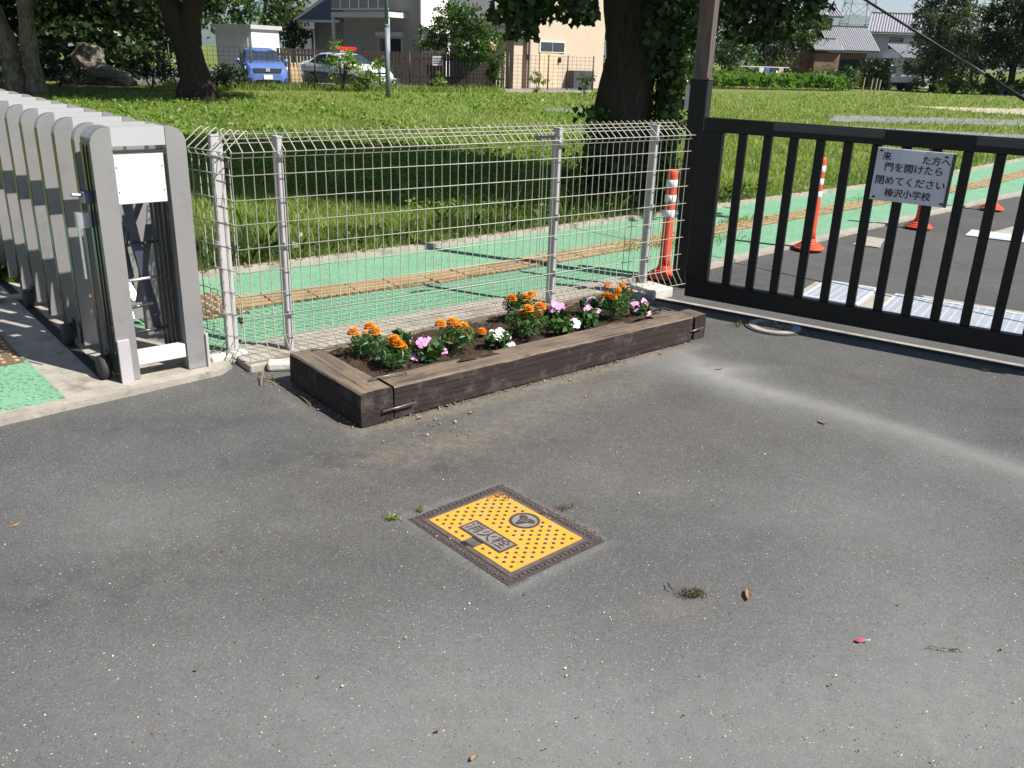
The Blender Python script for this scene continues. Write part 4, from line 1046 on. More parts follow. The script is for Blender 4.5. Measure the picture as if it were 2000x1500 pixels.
for (q, lab) in ((g(1295, 545), 'orange and white bollard standing behind the end of the wire fence'), (g(1579, 489), 'slim orange bollard seen between the gate bars, next beyond the one by the wire fence'),
                 (g(1793, 447), 'orange bollard on the kerb directly behind the notice board'), (g(1936, 411), 'orange bollard on the kerb farthest along the green pavement')):
    q.z = 0.02; bollard(q, lab, 0)

# ------------------------------------------------------------------ GRATINGS, MANHOLE, HYDRANT LID
def grating(s0, s1, t0, t1, label):
    t = thing('drain_grating', gp_((s0 + s1) / 2, (t0 + t1) / 2, 0), label, 'grating', 'steel gratings in the gutter')
    gbox('frame_bed', s0, s1, t0, t1, 0.000, 0.003, MAT['dark'], 0, t)
    for (a, b, c, d) in ((s0, s1, t0, t0 + 0.035), (s0, s1, t1 - 0.035, t1), (s0, s0 + 0.02, t0 + 0.035, t1 - 0.035), (s1 - 0.02, s1, t0 + 0.035, t1 - 0.035)):
        gbox('frame', a, b, c, d, 0.0, 0.013, MAT['grate'], 0, t)
    m = MB(); k = t0 + 0.05
    while k < t1 - 0.045:
        m.box(gp_((s0 + s1) / 2, k, 0.0075), (s1 - s0 - 0.042, 0.013, 0.009), gax); k += 0.021
    n_c = int((s1 - s0) / 0.055)
    for i in range(1, n_c):
        m.box(gp_(s0 + (s1 - s0) * i / n_c, (t0 + t1) / 2, 0.0070), (0.007, t1 - t0 - 0.072, 0.009), gax)
    m.build('bars', MAT['grate'], t)
grating(0.56, 0.95, 0.80, 1.42, 'short pale steel drain grating behind the gate, nearest the wire fence')
grating(1.09, 2.60, 0.72, 1.33, 'long pale steel drain grating behind the gate, under the notice board')
m = MB(); m.box(gp_(1.40, 4.62, 0.004), (0.62, 0.42, 0.006), gax); tag(m.build('cover_plate', MAT['grate']), 'flat steel cover plate lying in the road beyond the gate', 'plate')
m = MB(); m.prism([gp_(0.5, 0.66, -0.01), gp_(3.2, 0.60, -0.01), gp_(3.2, 1.40, -0.01), gp_(0.5, 1.50, -0.01)], (0, 0, 0.0085)); q_ = m.build('gutter', MAT['conc']); q_['kind'] = 'structure'
# concrete patches in the road
ragged([g(1690, 462), g(1730, 468), g(1718, 485), g(1665, 478)], 0.006, MAT['conc'], 'concrete_patch', 0.01, 3)
ragged([g(1935, 455), g(2020, 432), g(2080, 450), g(2020, 475)], 0.006, MAT['conc'], 'concrete_patch', 0.01, 3)

mh = g(1513, 638); mh.z = 0
t = thing('manhole_cover', mh, 'round painted manhole cover with pale rim in the shade of the bar gate', 'manhole')
MAT['mhwhite'] = M('worn white paint', (0.34, 0.33, 0.31), 0.6, (0.25, 0.24, 0.225), 14)
MAT['mhblue'] = M('blue paint', (0.10, 0.24, 0.42), 0.5, (0.16, 0.32, 0.48), 12)
MAT['mhred'] = M('faded red paint', (0.40, 0.18, 0.16), 0.6)
m = MB(); m.lathe([(0.185, -0.01), (0.185, 0.003), (0.160, 0.003)], mh, 40); m.build('frame', MAT['castdark'], t)
def ring_sector(r0, r1, a0_, a1_, z, mat, name, parent, n=24):
    mm = MB()
    for i in range(n):
        p0 = a0_ + (a1_ - a0_) * i / n; p1 = a0_ + (a1_ - a0_) * (i + 1) / n
        mm.prism([mh + Vector((math.cos(p0) * r0, math.sin(p0) * r0, z)), mh + Vector((math.cos(p0) * r1, math.sin(p0) * r1, z)), mh + Vector((math.cos(p1) * r1, math.sin(p1) * r1, z)), mh + Vector((math.cos(p1) * r0, math.sin(p1) * r0, z))], (0, 0, 0.003))
    return mm.build(name, mat, parent)
m = MB(); m.lathe([(0.112, 0.002), (0.112, 0.0045), (0.02, 0.0045)], mh, 36); lid = m.build('lid', MAT['castiron'], t)
ring_sector(0.115, 0.162, 0.55, 5.6, 0.003, MAT['mhwhite'], 'painted_rim', t, 40); ring_sector(0.115, 0.162, 5.62, 6.8, 0.003, MAT['mhblue'], 'painted_rim', t, 16)
for i in range(26):
    a = random.uniform(0, 6.28); r = random.uniform(0.02, 0.10); mm = MB()
    mm.box(mh + Vector((math.cos(a) * r, math.sin(a) * r, 0.0055)), (random.uniform(.012, .035), random.uniform(.008, .016), 0.003), (Vector((math.cos(a * 3), math.sin(a * 3), 0)), Vector((-math.sin(a * 3), math.cos(a * 3), 0)), Z))
    mm.build('relief', random.choice([MAT['mhwhite'], MAT['castdark'], MAT['mhwhite'], MAT['castiron'], MAT['mhblue'] if math.cos(a) > .3 else MAT['castdark'], MAT['mhred'] if math.cos(a) > 0.2 else MAT['castiron']]), lid)

# hydrant lid : local X' reads along -v, Y' along +u
hang = math.radians(-4.2)
HX = -(VA * math.cos(hang) + UA * math.sin(hang)).normalized(); HX = Vector((-VA.x, -VA.y, 0)); HX = Matrix.Rotation(math.radians(2.5), 3, 'Z') @ HX
HY = Vector((-HX.y, HX.x, 0)); HC = uv(1.752, 2.097, -0.007)
def hp(x, y, z=0.0): return HC + HX * x + HY * y + Z * z
hax = (HX, HY, Z)
hy = thing('hydrant_cover', HC, 'yellow rectangular fire hydrant cover with dark studs set in the asphalt', 'hydrant cover')
HW, HH = 0.545, 0.445     # outer frame
IW, IH = 0.475, 0.375
for (a, b, c, d) in ((-HW / 2, HW / 2, -HH / 2, -IH / 2), (-HW / 2, HW / 2, IH / 2, HH / 2), (-HW / 2, -IW / 2, -IH / 2, IH / 2), (IW / 2, HW / 2, -IH / 2, IH / 2)):
    m = MB(); m.box(hp((a + b) / 2, (c + d) / 2, 0.0), (b - a, d - c, 0.012), hax); fr = m.build('frame', MAT['castdark'], hy)
    n_t = int(max(b - a, d - c) / 0.019); tk = MB(); hor = (b - a) > (d - c)
    for i in range(n_t):
        q = -max(b - a, d - c) / 2 + 0.012 + i * 0.019
        if hor: tk.box(hp((a + b) / 2 + q, (c + d) / 2 + (0.004 if i % 2 else -0.004), 0.0075), (0.010, 0.006, 0.004), hax); tk.box(hp((a + b) / 2 + q, (c + d) / 2, 0.0075), (0.004, 0.014, 0.0035), hax)
        else: tk.box(hp((a + b) / 2 + (0.004 if i % 2 else -0.004), (c + d) / 2 + q, 0.0075), (0.006, 0.010, 0.004), hax); tk.box(hp((a + b) / 2, (c + d) / 2 + q, 0.0075), (0.014, 0.004, 0.0035), hax)
    tk.build('frame_studs', MAT['castiron'], fr)
m = MB(); m.box(hp(0, 0, 0.001), (IW - 0.004, IH - 0.004, 0.012), hax); m.build('lid', MAT['castiron'], hy)
YW, YH = 0.438, 0.336
# yellow field with notch for the latch
nt0, nt1 = -0.032, 0.030
m = MB()
for (a, b, c, d) in ((-YW / 2, nt0, -YH / 2, -YH / 2 + 0.055), (nt1, YW / 2, -YH / 2, -YH / 2 + 0.055), (-YW / 2, YW / 2, -YH / 2 + 0.055, YH / 2)):
    m.box(hp((a + b) / 2, (c + d) / 2, 0.0078), (b - a, d - c, 0.003), hax)
m.build('yellow_field', MAT['hydyellow'], hy)
m = MB(); m.box(hp(0, -YH / 2 + 0.018, 0.008), (0.05, 0.026, 0.004), hax); m.build('latch', MAT['castiron'], hy)
m = MB(); m.box(hp(-0.012, -YH / 2 - 0.004, 0.0085), (0.030, 0.012, 0.003), hax); m.build('latch_hole', MAT['dark'], hy)
TX, TY = 0.002, -0.080
m = MB(); m.box(hp(TX, TY, 0.0100), (0.222, 0.084, 0.0022), hax); tb = m.build('text_plate', MAT['castdark'], hy)
m = MB(); m.box(hp(TX, TY, 0.0112), (0.204, 0.066, 0.0016), hax); m.build('plate_face', MAT['wornplate'], tb)
for i, ch in enumerate('消火栓'):
    text_mesh('character', ch, 0.068, hp(TX - 0.066 + i * 0.066, TY, 0.0124), HX, HY, MAT['castdark'], tb, True, 0.0010, 0.0)
CX_, CY_ = 0.004, 0.094
m = MB(); m.lathe([(0.056, 0.0095), (0.056, 0.0120), (0.047, 0.0120), (0.047, 0.0102)], hp(CX_, CY_, 0), 36, hax); em = m.build('emblem_ring', MAT['castdark'], hy)
m = MB(); m.lathe([(0.046, 0.0096), (0.046, 0.0108), (0.01, 0.0108)], hp(CX_, CY_, 0), 30, hax); m.build('emblem_ground', MAT['wornplate'], em)
pts = []
for i in range(48):
    a = 2 * math.pi * i / 48; w_ = max(0.0, math.cos(1.5 * ((a - 0.5) % (2 * math.pi / 3)) - math.pi / 2 + math.pi / 2)) if False else abs(math.cos(1.5 * (a - 0.5)))
    r = 0.019 + 0.021 * w_ ** 3 + 0.002 * math.sin(7 * a); pts.append(hp(CX_ + r * math.cos(a), CY_ + r * math.sin(a), 0.0110))
m = MB(); m.prism(pts, (0, 0, 0.0016)); m.build('emblem_figure', MAT['castdark'], em)
for (a, b, l_, r_) in ((-0.009, 0.004, 0.012, 0.5), (0.008, 0.007, 0.010, -0.4), (0.001, -0.008, 0.014, 0.1), (0.012, -0.004, 0.007, 1.2), (-0.006, -0.013, 0.007, 2.0)):
    ca, sa = math.cos(r_), math.sin(r_); m = MB(); m.box(hp(CX_ + a, CY_ + b, 0.0130), (l_, 0.003, 0.0012), (HX * ca + HY * sa, HY * ca - HX * sa, Z)); m.build('emblem_stroke', MAT['wornplate'], em)
stud = MB(); stud.lathe([(0.0066, 0), (0.0062, 0.0022), (0.003, 0.0028)], (0, 0, 0), 9); so_ = stud.build('stud', MAT['castdark'], None, origin=(0, 0, 0))
first = True; y = -YH / 2 + 0.022; row = 0
while y < YH / 2 - 0.012:
    x = -YW / 2 + 0.022 + (0.018 if row % 2 else 0.0)
    while x < YW / 2 - 0.012:
        inT = abs(x - TX) < 0.122 and abs(y - TY) < 0.053; inC = math.hypot(x - CX_, y - CY_) < 0.066; inN = nt0 - .012 < x < nt1 + .012 and y < -YH / 2 + 0.068
        if not (inT or inC or inN):
            L_ = hp(x, y, 0.0088) - HC
            if first: so_.parent = hy; so_.location = L_; first = False
            else:
                o = bpy.data.objects.new('stud', so_.data); col.objects.link(o); o.parent = hy; o.location = L_
        x += 0.036
    y += 0.0235; row += 1

# ------------------------------------------------------------------ SMALL THINGS ON THE ASPHALT
def fallen_leaf(px, py, L, W, label, mat='deadleaf', group=None, lift=0.005, curl=0.007):
    q = g(px, py, 0.003); a = random.uniform(0, 6.28); d = Vector((math.cos(a), math.sin(a), 0)); s = Vector((-d.y, d.x, 0)); vs_ = []
    n = 6
    for i in range(n + 1):
        t = i / n; w = W * math.sin(math.pi * min(0.97, 0.06 + t * 0.92)) ** 0.8; z = lift * math.sin(t * 3.0) + curl * (t - .5) ** 2 * 3
        for k in (-1, 0, 1):
            vs_.append(q + d * (L * (t - .5)) + s * (w / 2 * k) + Z * (z + abs(k) * curl * random.uniform(.3, .9)))
    fs = [(i * 3 + k, i * 3 + k + 1, i * 3 + k + 4, i * 3 + k + 3) for i in range(n) for k in (0, 1)]
    dz = min(v_.z for v_ in vs_) - 0.0005; vs_ = [v_ - Z * dz for v_ in vs_]
    mb = MB().add(vs_, fs); o = mb.build('fallen_leaf', MAT[mat]); return tag(o, label, 'leaf', group)
fallen_leaf(1462, 1160, 0.058, 0.020, 'pale curled dry leaf lying beside the dark moss clump')
fallen_leaf(1405, 720, 0.05, 0.025, 'pale crumpled dry leaf beside the damp patch past the bed end')
fallen_leaf(1606, 824, 0.045, 0.025, 'white dry leaf on the pale dusty streak in the asphalt')
fallen_leaf(1926, 722, 0.05, 0.035, 'tan leaf at the edge of the gate shadow')
fallen_leaf(30, 1026, 0.035, 0.012, 'small dark brown leaf far from the planter, on bare asphalt below the green paving')
fallen_leaf(926, 1480, 0.022, 0.012, 'tiny brown leaf between hydrant cover and the viewer')
fallen_leaf(875, 790, 0.045, 0.030, 'yellow leaf leaning at the foot of the front sleeper')
fallen_leaf(1065, 738, 0.040, 0.022, 'orange leaf at the foot of the front sleeper, midway along')
fallen_leaf(1062, 1003, 0.022, 0.008, 'tiny cream leaf standing on the hydrant cover rim', lift=0.02)
for (a, b) in ((920, 805), (1145, 775), (1185, 708), (1290, 692), (962, 765), (820, 815), (1115, 742), (1208, 706), (590, 770), (625, 800), (605, 785), (1240, 690), (860, 795)):
    fallen_leaf(a, b, random.uniform(0.022, 0.04), random.uniform(0.012, 0.022), 'small dry brown leaf among the debris at the sleeper foot', group='dry leaves at the sleeper foot')
c = np.array([tuple(hp(-YW / 2 + abs(random.gauss(0, .035)), YH / 2 - abs(random.gauss(0, .03)), 0.0105)) for _ in range(120)] + [tuple(hp(random.uniform(-HW / 2, HW / 2), HH / 2 + random.gauss(.014, .008), 0.0)) for _ in range(260)])
v, f = leaf_cards(c, 0.006 * rng.uniform(.5, 1.4, len(c)), 'wide', 1.2, .3); tag(mesh_np('swept_grit', v, f, MAT['litter']), 'dirt and grit gathered along the rear rim of the hydrant cover', 'grit', kind='stuff')
# red petal with white tip
q = g(1680, 1252, 0.0005); m = MB(); m.add([q + Vector(c) for c in ((-.012, 0, 0), (0, -.008, .004), (.012, 0, .003), (.004, .009, .006), (-.006, .008, .004))], [(0, 1, 2, 3, 4)])
MAT['redpetal'] = M('red petal', (0.70, 0.06, 0.10), 0.6); rp2 = thing('fallen_petal', q, 'small red petal with a white tip on the asphalt', 'petal')
m.build('petal', MAT['redpetal'], rp2); m = MB(); m.add([q + Vector(c) for c in ((.010, 0, .004), (.028, -.004, .006), (.030, .004, .004))], [(0, 1, 2)]); m.build('tip', MAT['petalW'], rp2)
q = g(997, 676, SH); m = MB(); m.add([q + Vector(c) for c in ((-.025, 0, .004), (0, -.016, .012), (.026, 0, .008), (.006, .018, .016), (-.016, .014, .010))], [(0, 1, 2, 3, 4)]); tag(m.build('fallen_petal', MAT['petalW']), 'white petal resting on the edge of the front sleeper', 'petal')
# moss clump and weed sprig
c = np.array(tuple(g(1355, 1160))) + rng.normal(size=(420, 3)) * np.array([0.022, 0.012, 0.004]); c[:, 2] = np.abs(c[:, 2]) + 0.003
v, f = leaf_cards(c, 0.011, 'long', 0.2); tag(mesh_np('moss_clump', v, f, MAT['mossclump'], origin=g(1355, 1160)), 'dark dried moss clump on the asphalt near a curled leaf', 'moss')
def twig(pts, r, label, mat='twig', cat='twig'):
    m = MB(); m.tube(pts, r, 5); return tag(m.build('twig', MAT[mat]), label, cat)
twig([g(1303, 1138, .004), g(1308, 1146, .008), g(1314, 1152, .004)], 0.0018, 'thin curved dark twig above the dried moss clump', 'bark')
twig([g(509, 752, 0.004), g(512, 738, .02), g(515, 722, .05)], 0.0035, 'short pale stick stuck upright by the fence corner', 'twig')
twig([g(585, 772, 0.006), g(596, 780, .01), g(607, 791, .006)], 0.003, 'bleached twig at the foot of the near end sleeper')
twig([g(790, 790, 0.02), g(818, 799, .03), g(838, 800, .006)], 0.0022, 'dark bent twig leaning on the front sleeper', 'bark')
twig([uv(4.0, 3.43, .135), uv(4.05, 3.40, .15), uv(4.13, 3.38, .12), uv(4.20, 3.36, .10)], 0.008, 'curved black strap lying at the far end of the flower bed', 'blackpl', 'strap')
c = []
for a, b in ((1822, 1266), (1845, 1269), (1870, 1271)): c.append(np.array(tuple(g(a, b))) + rng.normal(size=(14, 3)) * np.array([0.012, 0.003, 0.001]))
c = np.concatenate(c); c[:, 2] = 0.004; v, f = leaf_cards(c, 0.012, 'long', 1.5); tag(mesh_np('weed_sprig', v, f, MAT['mossclump'], origin=g(1845, 1269)), 'thin torn weed sprig lying right of the red petal', 'weed')
def tuft(px, py, n, h, r, label, mat='grass'):
    b = np.array(tuple(g(px, py))) + rng.normal(size=(n, 3)) * np.array([r, r * .6, 0]); b[:, 2] = 0.0
    return tag(blades(b, h, 0.0022, 1.2, MAT[mat], 'weed_tuft', 2), label, 'weed')
tuft(768, 1014, 40, 0.022, 0.014, 'small yellowish weed at the left corner of the hydrant cover'); tuft(1105, 992, 30, 0.018, 0.016, 'tiny weed in the crack behind the hydrant cover', 'dry')
tuft(1437, 636, 26, 0.03, 0.02, 'small green weed on the asphalt beside the manhole cover', 'grasstall')
tuft(822, 1000, 14, 0.03, 0.006, 'single dry grass stalk standing on the hydrant frame', 'dry')
# litter at the foot of the planter and along the fence
pts = []
def scat(pa_, pb_, n, s):
    t_ = rng.uniform(0, 1, n)[:, None]; A = np.array(tuple(pa_)); B = np.array(tuple(pb_)); return A + (B - A) * t_ + rng.normal(size=(n, 3)) * np.array([s, s, 0])
p = np.concatenate([scat(g(762, 818), g(1345, 668), 850, 0.022), scat(g(740, 850), g(900, 830), 70, 0.08), scat(g(575, 765), g(700, 838), 130, 0.015), scat(g(500, 725), g(560, 760), 120, 0.03), scat(uv(4.0, 3.3), uv(4.25, 3.75), 160, 0.05)])
p[:, 2] = 0.003; v, f = leaf_cards(p, 0.010 * rng.uniform(.4, 1.4, len(p)), 'wide', 1.8); tag(mesh_np('planter_litter', v, f, MAT['litter']), 'crumbled leaves and chips along the planter foot', 'litter', kind='stuff')
# loose light and dark grit over the asphalt
n = 700; px = rng.uniform(-100, 2100, n); py = 720 + 800 * rng.uniform(0, 1, n) ** 0.9
c = np.array([tuple(g(a, b, 0.0015)) for a, b in zip(px, py)]); ok = (c @ np.array(tuple(VA)) < 3.1) | (c[:, 0] > 1.5); c = c[ok]
v, f = leaf_cards(c, 0.0042 * rng.uniform(0.5, 1.6, len(c)), 'wide', 1.0, 0.4); tag(mesh_np('loose_grit', v, f, MAT['grit']), 'loose pale grit scattered over the asphalt', 'grit', kind='stuff')
c = c[rng.uniform(0, 1, len(c)) < 0.16] + rng.normal(size=(1, 3)) * 0; c = c + np.array([0.05, 0.03, 0]); v, f = leaf_cards(c, 0.007 * rng.uniform(0.4, 1.4, len(c)), 'wide', 1.0, 0.3)
tag(mesh_np('dark_crumbs', v, f, MAT['mossclump']), 'dark soil crumbs scattered over the asphalt', 'grit', kind='stuff')

# ------------------------------------------------------------------ TREES NEAR THE FIELD
def V3(x, y, z): return Vector((x, y, z))
# ginkgo by the fence
GB = Vector((1.20, 10.35, 0))
ex = []
def hang_cluster(px0, px1, py0, py1, Y0, Y1, n):
    a = rng.uniform(px0, px1, n); b = rng.uniform(py0, py1, n); y = rng.uniform(Y0, Y1, n)
    return np.array([tuple(P(i, j, k)) for i, j, k in zip(a, b, y)])
ex.append(hang_cluster(955, 1168, -90, 40, 8.6, 9.8, 1000)); ex.append(hang_cluster(960, 1080, 0, 45, 8.8, 9.6, 120)); ex.append(hang_cluster(985, 1050, 30, 78, 9.0, 9.5, 130)); ex.append(hang_cluster(1110, 1165, 0, 48, 9.0, 9.7, 130))
ex.append(hang_cluster(1262, 1375, -60, 90, 9.6, 10.6, 520)); ex.append(hang_cluster(1260, 1330, 60, 150, 9.9, 10.5, 220))
ex.append(hang_cluster(1395, 1600, -80, 40, 9.4, 10.8, 1000)); ex.append(hang_cluster(1420, 1545, 10, 85, 9.6, 10.4, 420)); ex.append(hang_cluster(1580, 1630, -30, 16, 9.6, 10.2, 40))
ext = np.concatenate(ex)
gk = tree('ginkgo_tree', GB, 'huge dark ginkgo trunk with overhanging fan leaves right behind the wire fence',
     [(((0, 0, -0.05), (-0.02, 0.02, 1.2), (-0.05, 0, 2.4), (0, 0, 3.6)), 0.33, 0.27, 0.10), (((0, 0, 3.4), (-0.3, 0.1, 5.0), (-0.4, 0.2, 7.5)), 0.24, 0.08, 0),
      (((0, 0, 3.3), (0.9, -0.3, 4.6), (1.6, -0.6, 6.2)), 0.16, 0.05, 0), (((0, 0, 2.9), (-1.0, -0.6, 3.8), (-1.9, -1.0, 4.6)), 0.13, 0.04, 0), (((0, 0, 2.4), (0.9, 0.0, 2.5), (1.9, -0.2, 2.45)), 0.05, 0.015, 0), (((0, 0, 2.6), (-0.8, -0.7, 2.55), (-1.3, -1.2, 2.35)), 0.05, 0.012, 0)],
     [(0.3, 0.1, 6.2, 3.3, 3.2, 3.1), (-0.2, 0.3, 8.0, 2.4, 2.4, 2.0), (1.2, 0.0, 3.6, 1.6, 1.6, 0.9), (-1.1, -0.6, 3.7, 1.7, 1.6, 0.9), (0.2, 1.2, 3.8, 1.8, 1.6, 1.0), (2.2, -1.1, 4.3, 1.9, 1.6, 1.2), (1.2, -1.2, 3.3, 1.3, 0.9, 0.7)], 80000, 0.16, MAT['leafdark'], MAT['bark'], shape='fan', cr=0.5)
v, f = leaf_cards(ext, 0.088, 'fan', 0.3); mesh_np('hanging_leaves', v, f, MAT['leafdark'], gk)
# ivy and suckers around its foot
ivy = []
for _ in range(1500):
    a = random.uniform(-0.5, 1.4); z = random.uniform(0.0, 2.0) ; r = 0.40 + random.uniform(0, 0.16)
    ivy.append((GB.x + math.cos(a) * r, GB.y - 0.1 + math.sin(a) * r * .9 - 0.0, z * random.random() ** 0.3))
for _ in range(800):
    a = random.uniform(0, 6.28); r = random.uniform(0.3, 0.75); ivy.append((GB.x + math.cos(a) * r, GB.y + math.sin(a) * r, random.uniform(0, 0.75) * random.random()))
for _ in range(330): ivy.append((GB.x - 0.36 + random.gauss(0, .10), GB.y - 0.2 + random.gauss(0, .1), random.uniform(0.1, 1.05)))
for _ in range(600): ivy.append((GB.x + 0.50 + random.gauss(0, .13), GB.y + random.gauss(0, .15), random.uniform(0.1, 1.75)))
it = thing('ivy_growth', GB, 'ivy and leafy suckers clinging to the lower ginkgo trunk', 'ivy')
v, f = leaf_cards(np.array(ivy), 0.085, 'wide', 0.2); mesh_np('foliage', v, f, MAT['leafmid'], it)
m = MB()
for k in range(7):
    a = -0.4 + k * 0.28; m.tube([GB + V3(math.cos(a) * .42, math.sin(a) * .42 - .05, 0), GB + V3(math.cos(a + .1) * .38, math.sin(a + .1) * .38 - .05, .9), GB + V3(math.cos(a - .05) * .36, math.sin(a - .05) * .36, 1.8)], 0.012, 5)
m.build('stem', MAT['bark'], it)

# left woodland: three readable trunks, dark trees behind
WG = 'woodland trees on the left'
b = g(378, 196)
tree('broadleaf_tree', b, 'big dark forked tree left of the blue car', [(((0.15, 0, -0.1), (0, 0, 1.2), (-0.25, 0, 2.2), (-0.9, 0, 3.4), (-1.6, 0.3, 5.5)), 0.46, 0.20, 0.18), (((-0.1, 0, 1.5), (0.25, 0, 2.4), (0.35, 0, 3.6), (0.8, 0.2, 5.8)), 0.36, 0.16, 0), (((0.2, 0, 2.6), (1.2, -.3, 3.6), (2.6, -.3, 4.6)), 0.14, 0.05, 0)],
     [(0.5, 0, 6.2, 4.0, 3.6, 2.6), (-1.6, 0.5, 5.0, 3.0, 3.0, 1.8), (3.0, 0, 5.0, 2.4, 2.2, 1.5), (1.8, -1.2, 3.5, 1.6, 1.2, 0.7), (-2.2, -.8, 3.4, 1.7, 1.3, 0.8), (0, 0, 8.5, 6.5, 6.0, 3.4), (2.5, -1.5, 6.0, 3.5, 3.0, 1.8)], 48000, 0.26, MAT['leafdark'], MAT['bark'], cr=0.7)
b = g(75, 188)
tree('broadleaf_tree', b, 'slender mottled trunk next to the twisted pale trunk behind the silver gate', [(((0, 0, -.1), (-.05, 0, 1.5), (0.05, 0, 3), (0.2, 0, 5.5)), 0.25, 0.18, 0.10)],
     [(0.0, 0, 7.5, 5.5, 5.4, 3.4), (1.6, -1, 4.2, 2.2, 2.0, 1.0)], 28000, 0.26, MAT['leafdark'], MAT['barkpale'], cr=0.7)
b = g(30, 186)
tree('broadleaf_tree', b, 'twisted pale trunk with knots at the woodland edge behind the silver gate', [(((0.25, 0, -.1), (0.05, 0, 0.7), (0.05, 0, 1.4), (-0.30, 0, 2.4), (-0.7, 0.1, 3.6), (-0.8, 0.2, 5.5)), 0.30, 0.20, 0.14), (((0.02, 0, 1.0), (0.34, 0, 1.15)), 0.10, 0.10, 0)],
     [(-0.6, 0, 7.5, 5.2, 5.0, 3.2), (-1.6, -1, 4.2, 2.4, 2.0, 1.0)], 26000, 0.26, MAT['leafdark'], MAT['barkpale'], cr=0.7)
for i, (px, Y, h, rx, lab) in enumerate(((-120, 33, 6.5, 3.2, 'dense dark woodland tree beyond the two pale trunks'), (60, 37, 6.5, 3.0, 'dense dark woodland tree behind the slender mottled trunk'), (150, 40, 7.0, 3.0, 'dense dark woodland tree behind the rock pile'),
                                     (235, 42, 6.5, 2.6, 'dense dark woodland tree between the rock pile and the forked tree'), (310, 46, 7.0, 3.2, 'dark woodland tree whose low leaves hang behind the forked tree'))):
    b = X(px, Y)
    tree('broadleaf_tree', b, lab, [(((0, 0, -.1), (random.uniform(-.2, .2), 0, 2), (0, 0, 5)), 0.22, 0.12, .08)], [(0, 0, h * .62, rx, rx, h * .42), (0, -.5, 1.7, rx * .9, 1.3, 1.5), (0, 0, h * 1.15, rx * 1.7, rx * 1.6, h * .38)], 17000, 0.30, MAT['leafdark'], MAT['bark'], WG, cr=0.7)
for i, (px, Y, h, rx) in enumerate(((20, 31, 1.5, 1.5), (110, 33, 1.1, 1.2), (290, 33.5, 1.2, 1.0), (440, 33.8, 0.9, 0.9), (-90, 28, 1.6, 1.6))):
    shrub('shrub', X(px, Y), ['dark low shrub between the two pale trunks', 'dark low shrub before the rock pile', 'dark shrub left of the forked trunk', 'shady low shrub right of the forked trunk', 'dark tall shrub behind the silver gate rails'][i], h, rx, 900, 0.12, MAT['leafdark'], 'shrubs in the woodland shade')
# rock pile / uprooted stump
rk = thing('rock_pile', g(195, 163), 'pile of mossy grey boulders in the woodland shade', 'rocks')
def rock(c, s, mat=None):
    m = MB(); n1, n2 = 12, 8; vs_ = []
    for j in range(n2 + 1):
        th = math.pi * j / n2
        for i in range(n1):
            ph = 2 * math.pi * i / n1; d = Vector((math.sin(th) * math.cos(ph), math.sin(th) * math.sin(ph), math.cos(th)))
            r = 1 + 0.35 * mnoise.noise(d * 1.8 + Vector(c)) + 0.15 * mnoise.noise(d * 5 + Vector(c))
            vs_.append(Vector(c) + Vector((d.x * s[0] * r, d.y * s[1] * r, d.z * s[2] * r)))
    fs = [(j * n1 + i, j * n1 + (i + 1) % n1, (j + 1) * n1 + (i + 1) % n1, (j + 1) * n1 + i) for j in range(n2) for i in range(n1)]
    m.add(vs_, fs); m.build('boulder', MAT['rock'], rk)
MAT['rock'] = M('mossy boulder', (0.20, 0.17, 0.13), 0.9, (0.30, 0.27, 0.22), 3, bump=1.0, bscale=14, dirt=(0.08, 0.09, 0.035), dscale=2, dp=(0.45, 0.65))
for (px, py, Y, s) in ((172, 122, 36, (0.65, 0.5, 0.62)), (205, 150, 35.6, (0.95, 0.5, 0.42)), (155, 152, 35.6, (0.75, 0.5, 0.40)), (242, 158, 35.4, (0.45, 0.4, 0.34)), (185, 108, 36.2, (0.36, 0.3, 0.4))):
    rock(tuple(P(px, py, Y)), s)

# lamp post in the grass
lpq = g(758, 193); lt = thing('lamp_post', lpq, 'slim blue grey steel lamp post standing in the grass', 'lamp post')
MAT['lamp'] = M('blue grey painted pole', (0.16, 0.19, 0.23), 0.45, (0.13, 0.16, 0.20), 3)
m = MB(); m.tube([lpq, lpq + Z * 2.35], 0.082, 14); m.build('pole', MAT['lamp'], lt, smooth=True)
m = MB(); m.tube([lpq + Z * 2.35, lpq + Z * 5.2], 0.066, 14); m.build('upper_pole', MAT['lamp'], lt, smooth=True)
m = MB(); m.lathe([(0.088, 2.31), (0.092, 2.33), (0.092, 2.38), (0.075, 2.40)], lpq, 14); m.build('collar', MAT['lamp'], lt)
m = MB(); m.tube([lpq + Z * 5.15, lpq + V3(0.5, -0.2, 5.45), lpq + V3(1.1, -0.4, 5.5)], 0.04, 8); m.build('arm', MAT['lamp'], lt); m = MB(); m.box(lpq + V3(1.3, -0.47, 5.48), (0.5, 0.2, 0.10)); m.build('lamp_head', MAT['lamp'], lt)

